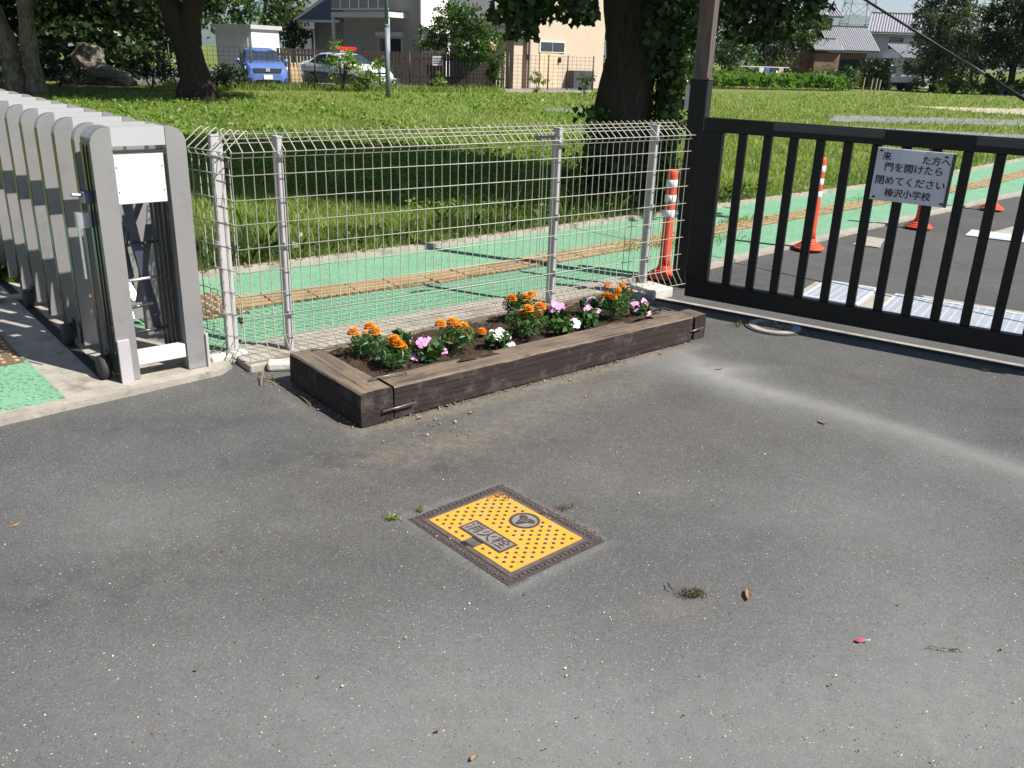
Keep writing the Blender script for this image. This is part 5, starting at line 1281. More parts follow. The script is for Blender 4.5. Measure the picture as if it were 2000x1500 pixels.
# ------------------------------------------------------------------ PARKING: WIRE FENCE, CARS, SHED, FENCE BOARDS
MAT['fblack'] = M('black coated wire', (0.012, 0.011, 0.012), 0.5); MAT['fbrown'] = M('brown coated wire', (0.055, 0.032, 0.028), 0.5)
pfs = [X(330, 35.6), X(490, 36.4), X(614, 37.4), X(800, 39.2), X(985, 41.2)]
wf = thing('wire_fence', pfs[0], 'black welded wire fence along the parking lot in front of the cars', 'fence')
def wire_fence(t, pts, h, mat, dx=0.20, dz=0.16, posts=True, pr=0.032):
    for i, (a, b) in enumerate(zip(pts[:-1], pts[1:])):
        m = MB(); L = (b - a).length; d = (b - a).normalized(); n = int(L / dx); k = int(h / dz)
        for j in range(n + 1): m.tube([a + d * (L * j / n) + Z * 0.06, a + d * (L * j / n) + Z * h], 0.0065, 3, False)
        for j in range(k + 1): m.tube([a + Z * (0.06 + (h - .06) * j / k), b + Z * (0.06 + (h - .06) * j / k)], 0.0065, 3, False)
        m.build('mesh_panel', mat, t)
    if posts:
        for a in pts:
            m = MB(); m.tube([a - Z * .05, a + Z * (h + 0.06)], pr, 8); m.build('post', mat, t, smooth=True)
wire_fence(wf, pfs, 1.52, MAT['fblack'])
bfs = [X(994, 41.4), X(1072, 42.1), X(1110, 42.4), X(1160, 42.9)]
bf = thing('wire_fence', bfs[0], 'brown welded wire fence before the cream house', 'fence'); wire_fence(bf, bfs, 1.55, MAT['fbrown'])
m = MB(); m.bar(X(560, 36.9) + Z * .05, X(1160, 42.95) + Z * .05, 0.14, 0.16); tag(m.build('low_wall', MAT['conc']), 'low concrete kerb wall under the parking lot fences', 'wall')
q_ = []
for a, b in zip(pfs[:-1], pfs[1:]):
    t_ = rng.uniform(0, 1, 2600)[:, None]; q_.append(np.array(tuple(a)) + (np.array(tuple(b)) - np.array(tuple(a))) * t_ + np.stack([rng.normal(size=2600) * .1, -np.abs(rng.normal(size=2600)) * .9, np.zeros(2600)], 1))
tag(blades(np.concatenate(q_), 0.14 + 0.22 * rng.uniform(0, 1, len(np.concatenate(q_))) ** 2, 0.013, 0.8, MAT['grass'], 'fence_grass', 2), 'tall uncut grass along the foot of the parking fence', 'grass', kind='stuff')
# white parking lines
for (a, b) in (((555, 170), (640, 178)), ((640, 166), (700, 172))):
    p0, p1 = g(*a), g(*b); d = (p1 - p0).normalized(); s_ = Vector((-d.y, d.x, 0)) * .06
    poly_sheet('parking_line', [(q.x, q.y) for q in (p0 - s_, p1 - s_, p1 + s_, p0 + s_)], 0.036, MAT['linew'])

def car(name, loc, heading, label, L, W, Hh, st, paint, lower=None, extras=None, cat='car'):
    """st: rows (x, zb, zbelt, ztop, wbelt, wtop) from front to rear in metres; local x forward"""
    t = thing(name, loc, label, cat); hd = Vector((math.cos(heading), math.sin(heading), 0)); sd = Vector((-hd.y, hd.x, 0))
    W2 = lambda x, y, z: Vector(loc) + hd * x + sd * y + Z * z
    rows = st; ringN = 0; vs_ = []; fs = []
    def ring(r):
        x, zb, zm, zt, wb, wt = r
        half = [(wb * .90, zb), (wb * .985, zb + (zm - zb) * .30), (wb, zb + (zm - zb) * .62), (wb * .965, zm), (wt + (wb * .965 - wt) * .5, zm + (zt - zm) * .48), (wt, zt - (zt - zm) * .10), (wt * .80, zt - (zt - zm) * .02), (wt * .4, zt), ]
        return [(x, y, z) for y, z in half] + [(x, -y, z) for y, z in half[::-1]]
    R_ = [ring(r) for r in rows]; k = len(R_[0])
    for r in R_: vs_ += [W2(*q) for q in r]
    body = MB(); body.v = vs_
    low = MB(); low.v = list(vs_)
    for i in range(len(R_) - 1):
        for j in range(k):
            q = (i * k + j, i * k + (j + 1) % k, (i + 1) * k + (j + 1) % k, (i + 1) * k + j)
            if lower and (j in (0, 1, k - 2, k - 3)): low.f.append(q)
            else: body.f.append(q)
    body.f += [tuple(range(k)), tuple(range((len(R_) - 1) * k, len(R_) * k))]
    bo = body.build('body', paint, t, smooth=True)
    es = bo.modifiers.new('edge', 'EDGE_SPLIT'); es.split_angle = math.radians(32)
    if lower: lo = low.build('lower_body', lower, t, smooth=True)
    # glazing: proud panels sampled on the rings
    def pnt(xf, s, off=0.012):
        # xf station interpolation, s ring param 0..k/2-1
        i = max(0, min(len(rows) - 2, next((n for n in range(len(rows) - 1) if rows[n][0] >= xf >= rows[n + 1][0]), 0)))
        tt = (rows[i][0] - xf) / (rows[i][0] - rows[i + 1][0] + 1e-9); a = Vector(ring(rows[i])[int(s)]); b_ = Vector(ring(rows[i])[min(int(s) + 1, k - 1)]); c = Vector(ring(rows[i + 1])[int(s)]); d_ = Vector(ring(rows[i + 1])[min(int(s) + 1, k - 1)])
        fr = s - int(s); q = a.lerp(b_, fr).lerp(c.lerp(d_, fr), tt)
        return q
    return t, W2, pnt, ring, rows, k
MAT['carblue'] = M('metallic blue car paint', (0.13, 0.23, 0.58), 0.3, (0.12, 0.21, 0.54), 2, metal=0.35, coat=0.6)
MAT['carwhite'] = M('white car paint', (0.78, 0.78, 0.78), 0.3, (0.74, 0.74, 0.74), 2, coat=0.6)
MAT['carblack'] = M('black car paint', (0.012, 0.012, 0.013), 0.25, coat=0.6)
MAT['glass'] = M('dark car glass', (0.025, 0.035, 0.05), 0.08, (0.035, 0.05, 0.07), 2, spec=0.8)
MAT['tyre'] = M('tyre rubber', (0.018, 0.018, 0.018), 0.8); MAT['rim'] = M('alloy rim', (0.5, 0.5, 0.52), 0.3, metal=0.8)
MAT['lens'] = M('headlamp lens', (0.62, 0.64, 0.68), 0.1, (0.45, 0.47, 0.5), 8); MAT['plate'] = M('number plate', (0.75, 0.76, 0.72), 0.5); MAT['redlens'] = M('red beacon lens', (0.62, 0.012, 0.02), 0.2)
def dress(t, W2, rows, W, ws, sw, rw, hood_x, wheel_x, headl, roofz):
    def quad(name, pts, mat, parent=t, th=0.012):
        pts = [W2(*q) for q in pts]; nrm = (pts[1] - pts[0]).cross(pts[-1] - pts[0]).normalized(); m = MB(); m.prism(pts, nrm * th); return m.build(name, mat, parent)
    quad('windshield', ws, MAT['glass'])
    for s_ in (1, -1):
        for poly in sw:
            pl_ = [(x, y * s_, z) for x, y, z in poly]
            if s_ < 0: pl_ = pl_[::-1]
            quad('side_window', pl_, MAT['glass'])
        hl = quad('headlight', [(x, y * s_, z) for x, y, z in headl] if s_ > 0 else [(x, y * s_, z) for x, y, z in headl][::-1], MAT['lens'])
        mr = MB(); q = W2(sw[0][0][0] - 0.05, s_ * (W / 2 + 0.09), sw[0][0][2] + 0.08); mr.lathe([(0.0, -.10), (0.06, -.08), (0.075, 0), (0.06, .08), (0.0, .10)], q, 8); mr.build('mirror', MAT['carwhite'] if 'police' in t.name else MAT['carblue'], t, smooth=True)
        for wx in wheel_x:
            c = W2(wx, s_ * (W / 2 - 0.10), 0.31); ax = (Z, (W2(1, 0, 0) - W2(0, 0, 0)), (W2(0, 1, 0) - W2(0, 0, 0)) * s_)
            m = MB(); m.lathe([(0.20, -0.10), (0.30, -0.10), (0.31, -0.06), (0.31, 0.09), (0.29, 0.105), (0.20, 0.105)], c, 22, ax); ty = m.build('tyre', MAT['tyre'], t, smooth=False)
            m = MB(); m.lathe([(0.195, 0.07), (0.195, 0.108), (0.05, 0.090), (0.03, 0.11)], c, 14, ax); m.build('rim', MAT['rim'], ty)
    quad('rear_window', rw, MAT['glass'])
    return quad
# blue hatchback: front to rear
HB = [(1.90, .30, .52, .60, .55, .45), (1.84, .20, .60, .76, .74, .60), (1.62, .17, .74, .92, .82, .70), (1.15, .17, .84, 1.00, .845, .72), (0.85, .17, .88, 1.05, .848, .70), (0.25, .17, .92, 1.46, .848, .58), (-0.4, .17, .93, 1.525, .848, .58), (-1.1, .17, .95, 1.50, .845, .56), (-1.62, .18, .96, 1.36, .83, .56), (-1.92, .24, .92, 1.02, .76, .60), (-1.98, .34, .70, .80, .66, .50)]
cb = X(508, 37.9) ; hb = math.atan2(-0.88, 0.38)
t, W2, pnt, ring, rows, k = car('blue_car', cb, hb, 'metallic blue hatchback parked facing the field', 3.9, 1.69, 1.52, HB, MAT['carblue'])
quad = dress(t, W2, rows, 1.69, [(0.88, -0.66, 1.03), (0.88, 0.66, 1.03), (0.27, 0.56, 1.43), (0.27, -0.56, 1.43)],
     [[(0.62, .80, .95), (0.20, .68, 1.36), (-0.38, .665, 1.43), (-0.38, .815, .97)], [(-0.44, .815, .97), (-0.44, .665, 1.43), (-1.1, .655, 1.40), (-1.45, .76, 1.02)]],
     [(-1.66, .55, 1.30), (-1.66, -.55, 1.30), (-1.93, -.60, 1.02), (-1.93, .60, 1.02)], 1.2, (1.22, -1.25), [(1.80, .50, .66), (1.58, .80, .72), (1.50, .81, .84), (1.76, .50, .80)], 1.52)
quad('grille', [(1.905, -.50, .62), (1.905, .50, .62), (1.86, .56, .78), (1.86, -.56, .78)], MAT['blackpl']); quad('badge', [(1.925, -.08, .66), (1.925, .08, .66), (1.89, .08, .80), (1.89, -.08, .80)], MAT['rim'])
quad('intake', [(1.92, -.55, .24), (1.92, .55, .24), (1.93, .45, .36), (1.93, -.45, .36)], MAT['blackpl']); quad('number_plate', [(1.935, -.17, .38), (1.935, .17, .38), (1.935, .17, .55), (1.935, -.17, .55)], MAT['plate'])
for s_ in (1, -1): quad('fog_vent', [(1.80, s_ * .78, .24), (1.88, s_ * .60, .24), (1.88, s_ * .66, .42), (1.80, s_ * .80, .40)][::s_], MAT['blackpl'])
# patrol car, sedan
SD = [(2.22, .32, .50, .58, .60, .50), (2.14, .22, .58, .72, .76, .62), (1.85, .18, .70, .84, .84, .72), (1.25, .18, .80, .95, .87, .74), (0.92, .18, .84, 1.00, .875, .72), (0.25, .18, .88, 1.38, .875, .60), (-0.4, .18, .90, 1.44, .875, .60), (-1.1, .18, .92, 1.40, .87, .58), (-1.72, .18, .93, 1.08, .86, .64), (-2.15, .22, .88, 1.02, .80, .66), (-2.25, .34, .70, .80, .70, .56)]
pc = X(676, 40.6); hp_ = math.atan2(-0.62, 0.78)
t, W2, pnt, ring, rows, k = car('police_car', pc, hp_, 'black and white patrol car with red roof beacon behind the leafy shrub', 4.5, 1.75, 1.45, SD, MAT['carwhite'], MAT['carblack'])
quad = dress(t, W2, rows, 1.75, [(0.94, -0.68, .99), (0.94, 0.68, .99), (0.27, 0.58, 1.355), (0.27, -0.58, 1.355)],
     [[(0.66, .83, .91), (0.22, .70, 1.29), (-0.38, .69, 1.345), (-0.38, .845, .935)], [(-0.44, .845, .935), (-0.44, .69, 1.345), (-1.05, .68, 1.31), (-1.55, .80, .98)]],
     [(-1.12, .56, 1.36), (-1.12, -.56, 1.36), (-1.70, -.62, 1.07), (-1.70, .62, 1.07)], 1.2, (1.35, -1.35), [(2.10, .52, .62), (1.86, .80, .66), (1.80, .81, .78), (2.04, .52, .75)], 1.45)
quad('grille', [(2.225, -.45, .52), (2.225, .45, .52), (2.16, .50, .68), (2.16, -.50, .68)], MAT['blackpl']); quad('number_plate', [(2.245, -.17, .36), (2.245, .17, .36), (2.245, .17, .52), (2.245, -.17, .52)], MAT['plate'])
m = MB(); hd = (W2(1, 0, 0) - W2(0, 0, 0)); sd = (W2(0, 1, 0) - W2(0, 0, 0)); m.box(W2(-0.05, 0, 1.50), (0.16, 0.60, 0.09), (hd, sd, Z)); m.build('beacon_mount', MAT['carwhite'], t, bevel=0.02)
m = MB(); m.box(W2(-0.05, 0, 1.60), (0.30, 1.10, 0.13), (hd, sd, Z)); m.build('beacon', MAT['redlens'], t, bevel=0.04, seg=2)
text_mesh('lettering', 'POLICE', 0.20, W2(0.15, -0.885, 0.52), hd, Z, MAT['carwhite'], t, True)

# white shed
MAT['shedw'] = M('white shed wall', (0.72, 0.72, 0.72), 0.6, (0.66, 0.66, 0.66), 2); MAT['shedr'] = M('shed roof trim', (0.45, 0.45, 0.43), 0.6)
E1 = Vector((0.92, -0.39, 0)).normalized(); E2 = Vector((-E1.y, E1.x, 0))
sc_ = X(424, 43.5); sh = thing('storage_shed', sc_, 'white flat roofed storage shed behind the blue hatchback', 'shed')
def hbox(t, name, c0, a0_, a1_, b0, b1, z0, z1, mat, e1, e2, bevel=0.0):
    m = MB(); m.box(c0 + e1 * ((a0_ + a1_) / 2) + e2 * ((b0 + b1) / 2) + Z * ((z0 + z1) / 2), (a1_ - a0_, b1 - b0, z1 - z0), (e1, e2, Z)); return m.build(name, mat, t, bevel=bevel)
hbox(sh, 'wall', sc_, 0, 2.05, 0, 2.0, 0, 2.30, MAT['shedw'], E1, E2); hbox(sh, 'roof', sc_, -.12, 2.17, -.15, 2.1, 2.30, 2.48, MAT['shedr'], E1, E2)
hbox(sh, 'door', sc_, 0.15, 1.0, -.02, -.002, 0.08, 2.05, MAT['shedw'], E1, E2); hbox(sh, 'door', sc_, 1.02, 1.85, -.03, -.012, 0.08, 2.05, MAT['shedw'], E1, E2)

# dark board fence behind the cars
MAT['board'] = M('dark brown boards', (0.035, 0.024, 0.020), 0.8, (0.055, 0.038, 0.032), 8)
b0_, b1_ = X(540, 44.2), X(985, 44.6)
bt = thing('board_fence', b0_, 'dark brown vertical board fence behind the patrol car', 'fence')
L = (b1_ - b0_).length; d = (b1_ - b0_).normalized(); nb = int(L / 0.16)
pm = MB(); pm.box((0, 0, 0.78), (0.125, 0.03, 1.5)); po = pm.build('board', MAT['board'], None, origin=(0, 0, 0)); po.parent = bt; po.location = d * 0.08
for i in range(1, nb):
    o = bpy.data.objects.new('board', po.data); col.objects.link(o); o.parent = bt; o.location = d * (0.08 + i * 0.16) + Z * random.uniform(-.01, .01)
for z in (0.45, 1.25):
    m = MB(); m.bar(b0_ + Z * z + V3(0, .04, 0), b1_ + Z * z + V3(0, .04, 0), 0.05, 0.09); m.build('rail', MAT['board'], bt)
m = MB(); q = P(855, 119, 44.3); m.box(q, (0.50, 0.03, 0.42)); nb_ = thing('notice_plate', q, 'small white lettered plate fixed on the dark board fence', 'sign'); m.build('plate', MAT['shedw'], nb_)
for k_ in range(3):
    m = MB(); m.box(q + V3(0, -0.022, 0.10 - k_ * 0.1), (0.40, 0.006, 0.035)); m.build('dark_bar', MAT['dullgrey'], nb_)
# beige planters and grey pot
MAT['terra'] = M('beige pot', (0.45, 0.33, 0.20), 0.7)
for i, (px, lab) in enumerate(((568, 'left beige jug shaped garden pot between the two cars'), (575, 'middle beige jug shaped garden pot between the two cars'), (583, 'right beige jug shaped garden pot between the two cars'))):
    q = X(px, 42.5 + i * .2); m = MB(); m.lathe([(0.10, 0), (0.13, 0.1), (0.12, 0.55), (0.08, 0.75), (0.05, 0.85), (0.06, 0.92)], q, 12); tag(m.build('garden_pot', MAT['terra'], smooth=True), lab, 'pot', 'beige pots by the cars')
q = X(768, 40.6); gp2 = thing('garden_pot', q, 'grey tub planter with a small plant right of the lamp post', 'pot'); m = MB(); m.lathe([(0.16, 0), (0.19, 0.1), (0.24, 0.38), (0.27, 0.40), (0.27, 0.45), (0.22, 0.45)], q, 14); m.build('tub', MAT['concW'], gp2)
c = np.array(tuple(q)) + rng.normal(size=(140, 3)) * np.array([.14, .14, .16]) + np.array([0, 0, .68]); v, f = leaf_cards(c, 0.07, 'quad'); mesh_np('foliage', v, f, MAT['leafmid'], gp2)

# ------------------------------------------------------------------ HOUSES
MAT['greywall'] = M('grey and shaded render', (0.36, 0.345, 0.32), 0.85, (0.32, 0.305, 0.285), 2); MAT['creamwall'] = M('cream render', (0.50, 0.405, 0.315), 0.85, (0.465, 0.375, 0.29), 2); MAT['whitewall'] = M('white and sunlit render', (0.78, 0.77, 0.72), 0.85, (0.72, 0.71, 0.66), 2)
MAT['roofdark'] = M('dark roof tile', (0.045, 0.045, 0.052), 0.6, (0.06, 0.06, 0.068), 8); MAT['trimw'] = M('white trim', (0.66, 0.66, 0.66), 0.5); MAT['winglass'] = M('window glass', (0.03, 0.04, 0.05), 0.1, spec=0.8)
MAT['beige'] = M('beige shutter', (0.60, 0.45, 0.30), 0.7, (0.54, 0.40, 0.26), 3); MAT['pipe'] = M('downpipe', (0.26, 0.20, 0.18), 0.5)
H1 = Vector((0.80, -0.60, 0)).normalized(); H2 = Vector((-H1.y, H1.x, 0))  # front runs left->right towards camera
hc = X(822, 47.0)
def win(t, name, c0, a0_, a1_, b, z0, z1, e1, e2, pane=2):
    w = hbox(t, name, c0, a0_ - .06, a1_ + .06, b - .05, b - .002, z0 - .06, z1 + .06, MAT['trimw'], e1, e2)
    for i in range(pane):
        x0 = a0_ + (a1_ - a0_) * i / pane + .02; x1 = a0_ + (a1_ - a0_) * (i + 1) / pane - .02; hbox(w, 'pane', c0, x0, x1, b - .07, b - .055, z0, z1, MAT['winglass'], e1, e2)
    return w
gh = thing('grey_house', hc, 'two storey house coloured grey for shade and white for sun, with balcony on slim white posts', 'house')
hbox(gh, 'wall', hc, -5.6, 0, 0, 7, 0, 6.2, MAT['greywall'], H1, H2)  # shade on the house front is put into the grey wall colour
hbox(gh, 'sunlit_side_wall', hc, 0.0, 0.05, 0.002, 7, 0, 6.2, MAT['whitewall'], H1, H2)  # sunlight on this face is put into the whiter wall colour
hbox(gh, 'annex_wall', hc, -8.6, -5.6, 0.6, 6, 0, 3.0, MAT['greywall'], H1, H2)
m = MB(); e0, e1_ = -9.6, -5.55; m.prism([hc + H1 * e0 + H2 * -0.2 + Z * 2.95, hc + H1 * e0 + H2 * 6.6 + Z * 2.95, hc + H1 * e0 + H2 * 3.2 + Z * 4.9], H1 * (e1_ - e0)); m.build('annex_roof', MAT['roofdark'], gh)
hbox(gh, 'gutter', hc, -9.65, -5.6, -.30, -.18, 2.88, 3.0, MAT['trimw'], H1, H2); m = MB(); m.tube([hc + H1 * -9.4 + H2 * -.24 + Z * 2.9, hc + H1 * -9.3 + H2 * -.1 + Z * 2.6, hc + H1 * -8.7 + H2 * .5 + Z * 2.4, hc + H1 * -8.7 + H2 * .5], 0.06, 8); m.build('downpipe', MAT['pipe'], gh)
m = MB(); m.prism([hc + H1 * -6.2 + H2 * -.6 + Z * 6.2, hc + H1 * -6.2 + H2 * 7.6 + Z * 6.2, hc + H1 * -6.2 + H2 * 3.5 + Z * 8.2], H1 * 6.8); m.build('roof', MAT['roofdark'], gh)
bl = hbox(gh, 'balcony', hc, -5.0, -0.9, -1.35, -0.002, 3.10, 3.34, MAT['trimw'], H1, H2)
hbox(bl, 'rail', hc, -5.0, -0.9, -1.35, -1.29, 3.45, 3.52, MAT['trimw'], H1, H2); hbox(bl, 'rail', hc, -5.0, -0.9, -1.35, -1.29, 4.25, 4.33, MAT['trimw'], H1, H2)
for i in range(6): hbox(bl, 'panel', hc, -4.95 + i * .68, -4.33 + i * .68, -1.33, -1.31, 3.53, 4.24, MAT['greywall'], H1, H2)
for a_ in (-4.95, -1.0): hbox(gh, 'post', hc, a_ - .06, a_ + .06, -1.33, -1.21, 0, 3.10, MAT['trimw'], H1, H2)
win(gh, 'window', hc, -2.9, -1.3, 0, 0.9, 2.15, H1, H2); hbox(gh, 'shutter_box', hc, -3.05, -1.15, -.14, -.002, 2.24, 2.46, MAT['trimw'], H1, H2)
m = MB(); m.tube([hc + H1 * .02 + H2 * -.06, hc + H1 * .02 + H2 * -.06 + Z * 6.2], 0.055, 8); m.build('downpipe', MAT['pipe'], gh)

# cream house
C1 = Vector((0.77, 0.64, 0)).normalized(); C2 = Vector((-C1.y, C1.x, 0)); cc_ = X(988, 45.4)
ch = thing('cream_house', cc_, 'cream rendered house with high window and beige shutter behind the ginkgo', 'house')
hbox(ch, 'pier', cc_, 0, 0.55, -0.6, 0.0, 0, 2.7, MAT['creamwall'], C1, C2)
hbox(ch, 'recess', cc_, -0.3, 6.5, 0.9, 2.0, 0, 3.4, MAT['beige'], C1, C2)
hbox(ch, 'wall', cc_, 1.35, 6.6, 0.0, 0.85, 0, 3.2, MAT['creamwall'], C1, C2)
m = MB(); m.prism([cc_ + C1 * 1.35 + Z * 3.2, cc_ + C1 * 6.6 + Z * 3.2, cc_ + C1 * 6.6 + Z * 5.6, cc_ + C1 * 4.8 + Z * 5.9], C2 * 0.85); m.build('gable', MAT['creamwall'], ch)
m = MB()
A_ = cc_ + C1 * 0.55 + Z * 2.95; B_ = cc_ + C1 * 4.9 + Z * 6.1
m.prism([A_ + C2 * -.45, B_ + C2 * -.45, B_ + C2 * -.45 + Z * .22, A_ + C2 * -.45 + Z * .22], C2 * 2.6); rf = m.build('roof', MAT['roofdark'], ch)
m = MB(); m.prism([A_ + C2 * -.50 + Z * .02, B_ + C2 * -.50 + Z * .02, B_ + C2 * -.50 + Z * .20, A_ + C2 * -.50 + Z * .20], C2 * 0.045); m.build('barge_board', MAT['trimw'], rf)
m = MB(); m.prism([cc_ + C1 * -2.6 + C2 * 0.2 + Z * 2.5, cc_ + C1 * 0.9 + C2 * 0.2 + Z * 2.5, cc_ + C1 * 0.9 + C2 * 0.2 + Z * 2.65, cc_ + C1 * -2.6 + C2 * 0.2 + Z * 2.65], C2 * -1.2); m.build('porch_roof', MAT['roofdark'], ch)
hbox(ch, 'rear_wall', cc_, -1.9, -0.31, 1.0, 2.0, 0, 2.9, MAT['greywall'], C1, C2)
m = MB(); m.prism([cc_ + C1 * -2.2 + C2 * 0.5 + Z * 2.9, cc_ + C1 * 0.6 + C2 * 0.5 + Z * 2.9, cc_ + C1 * 0.6 + C2 * 2.4 + Z * 4.6, cc_ + C1 * -2.2 + C2 * 2.4 + Z * 4.6], Z * .2); m.build('side_roof', MAT['roofdark'], ch)
win(ch, 'window', cc_, 2.15, 3.75, 0, 1.78, 2.20, C1, C2); hbox(ch, 'shutter', cc_, 2.15, 3.4, -.05, -.004, 0.02, 1.68, MAT['beige'], C1, C2)
for a_, z_ in ((1.25, 1.35), (3.35, 1.25)): hbox(ch, 'meter_box', cc_, a_, a_ + .14, -.14, -.06, z_, z_ + .26, MAT['blackpl'], C1, C2)
m = MB(); m.tube([cc_ + C1 * 1.45 + C2 * -.06, cc_ + C1 * 1.45 + C2 * -.06 + Z * 2.9], 0.045, 8); m.build('downpipe', MAT['pipe'], ch)
hbox(ch, 'step_wall', cc_, 4.0, 5.4, -0.6, -.02, 0, 0.9, MAT['roofdark'], C1, C2)

# small house seen behind the pots
q = X(560, 62); ho = thing('small_house', q, 'distant white house glimpsed between the shed and the grey house', 'house'); hbox(ho, 'wall', q, 0, 6, 0, 4, 0, 2.6, MAT['whitewall'], Vector((1, 0, 0)), Vector((0, 1, 0)))
m = MB(); m.prism([q + V3(-.5, -.5, 2.6), q + V3(6.5, -.5, 2.6), q + V3(6.5, 2, 4.0), q + V3(-.5, 2, 4.0)], (0, 0, .15)); m.build('roof', MAT['roofdark'], ho); hbox(ho, 'window', q, 3.6, 5.0, -.03, -.004, 1.0, 2.0, MAT['winglass'], Vector((1, 0, 0)), Vector((0, 1, 0)))

# ------------------------------------------------------------------ SHRUBS AND TREES AROUND THE HOUSES
tree('young_tree', X(912, 40.2), 'young bright green tree with thin white stem before the dark boards', [(((0, 0, 0), (0.05, 0, .7), (0.25, 0, 1.7)), .05, .03, 0), (((0, 0, .55), (-.25, 0, 1.2), (-.5, 0, 2.0)), .03, .012, 0), (((.05, 0, .9), (.3, 0, 2), (.2, 0, 3.2)), .03, .01, 0)],
     [(-.3, 0, 2.6, 1.3, 1.1, 1.0), (-1.4, 0, 1.9, 0.9, .8, .6), (.6, 0, 1.9, 1.1, .9, .7), (-.5, 0, 3.6, .7, .6, .6), (.2, 0, 1.45, .9, .8, .35)], 9500, 0.115, MAT['leafmid'], MAT['barkpale'], cr=0.3)
shrub('columnar_shrub', X(966, 41.0), 'dense columnar evergreen shrub left of the cream house pier', 1.75, 0.46, 1500, 0.085, MAT['leafmid'])
shrub('leafy_shrub', X(668, 36.3), 'loose yellow green shrub growing through the wire fence before the patrol car', 1.85, 0.7, 950, 0.10, MAT['leaflight'])
shrub('leafy_shrub', X(715, 36.8), 'lower yellow green shrub beside the lamp post before the patrol car', 1.2, 0.65, 800, 0.095, MAT['leaflight'])
shrub('leafy_shrub', X(742, 37.2), 'narrow upright green shrub touching the lamp post', 1.5, 0.3, 520, 0.08, MAT['leaflight'])
shrub('leafy_shrub', X(858, 39.6), 'small pointed green shrub below the notice plate', 0.85, 0.32, 320, 0.085, MAT['leaflight'])
shrub('leafy_shrub', X(1052, 41.6), 'pale green shrub before the cream wall', 0.95, 0.45, 380, 0.09, MAT['leaflight'])
shrub('leafy_shrub', X(1145, 41.4), 'dark green shrub between cream house and ginkgo trunk', 0.9, 0.45, 420, 0.10, MAT['leafmid'])
shrub('leafy_shrub', X(600, 36.6), 'white flowering weed clump at the fence between the cars', 0.75, 0.30, 260, 0.06, MAT['leafsilver'])
tree('broadleaf_tree', X(520, 56), 'sunlit green tree behind the white shed', [(((0, 0, 0), (0, 0, 2), (0.2, 0, 5)), .18, .08, 0)], [(0, 0, 4.4, 3.0, 2.2, 1.9), (1.6, 0, 3.0, 1.6, 1.4, 1.0), (-2.4, 0, 4.0, 2.0, 1.6, 1.5)], 5200, 0.22, MAT['leafmid'], MAT['bark'], cr=0.5)
tree('broadleaf_tree', X(575, 52), 'small dark tree between the white shed and grey house', [(((0, 0, 0), (0, 0, 1.4), (0.2, 0, 3)), .10, .05, 0)], [(0, 0, 2.2, 1.0, .8, .9), (-.6, 0, 3.4, .8, .7, .6)], 1300, 0.17, MAT['leafdark'], MAT['bark'], cr=0.4)

# right hand grove, field crops
for i, (px, Y, h, rx, lm, lab) in enumerate(((1300, 60, 6.5, 2.6, 'leafdark', 'dark grove tree directly right of the ginkgo trunk'), (1350, 66, 7.0, 2.8, 'leafdark', 'dark grove tree behind the rusty pole'), (1430, 70, 6.5, 2.8, 'leafmid', 'bamboo like green tree right of the rusty pole'),
                                         (1490, 72, 6.5, 2.8, 'leafdark', 'dark grove tree above the corn rows'), (1545, 74, 6.0, 2.6, 'leafmid', 'green grove tree beside the tiled farmhouse'), (1250, 64, 7, 3.0, 'leafdark', 'dark grove tree hidden behind the ginkgo trunk'))):
    b = X(px, Y); tree('grove_tree', b, lab, [(((0, 0, 0), (.1, 0, 2.5), (0, 0, 5)), .16, .08, 0), (((.4, 0, 0), (.7, 0, 2.5), (.9, 0, 4.5)), .06, .03, 0)], [(0, 0, h * .60, rx, rx * .8, h * .42), (-.5, -1, 1.6, rx * .8, 1.0, 1.2)], 3600, 0.26, MAT[lm], MAT['bark'], 'grove across the field', cr=0.6)
shrub('tall_weed_thicket', X(1322, 33), 'pale weedy thicket between ginkgo trunk and rusty pole', 1.9, 0.75, 1300, 0.09, MAT['leafsilver'], cat='thicket')
shrub('tall_weed_thicket', X(1352, 36), 'taller pale thicket right behind the rusty pole', 1.8, 0.8, 900, 0.10, MAT['leaflight'], cat='thicket')
shrub('round_shrub', X(1415, 61), 'dark glossy round shrub just right of the rusty pole', 3.2, 1.3, 1500, 0.16, MAT['leafdark'])
shrub('round_shrub', X(1440, 60), 'bright yellow green shrub at the end of the corn rows', 1.3, 0.8, 700, 0.12, MAT['leaflight'])
shrub('niwaki_pine', X(1475, 64), 'clipped garden pine at the left of the laundry poles', 1.9, 0.9, 700, 0.13, MAT['leafsilver'], cat='tree'); shrub('niwaki_pine', X(1535, 64), 'clipped garden pine before the farmhouse porch', 2.0, 0.9, 700, 0.13, MAT['leafsilver'], cat='tree')
ragged([X(1435, 60.5), X(1600, 66), X(1620, 72), X(1430, 66)], 0.02, M('dry earth', (0.30, 0.18, 0.09), 0.95, (0.24, 0.15, 0.07), 2), 'bare_earth', 0.3)
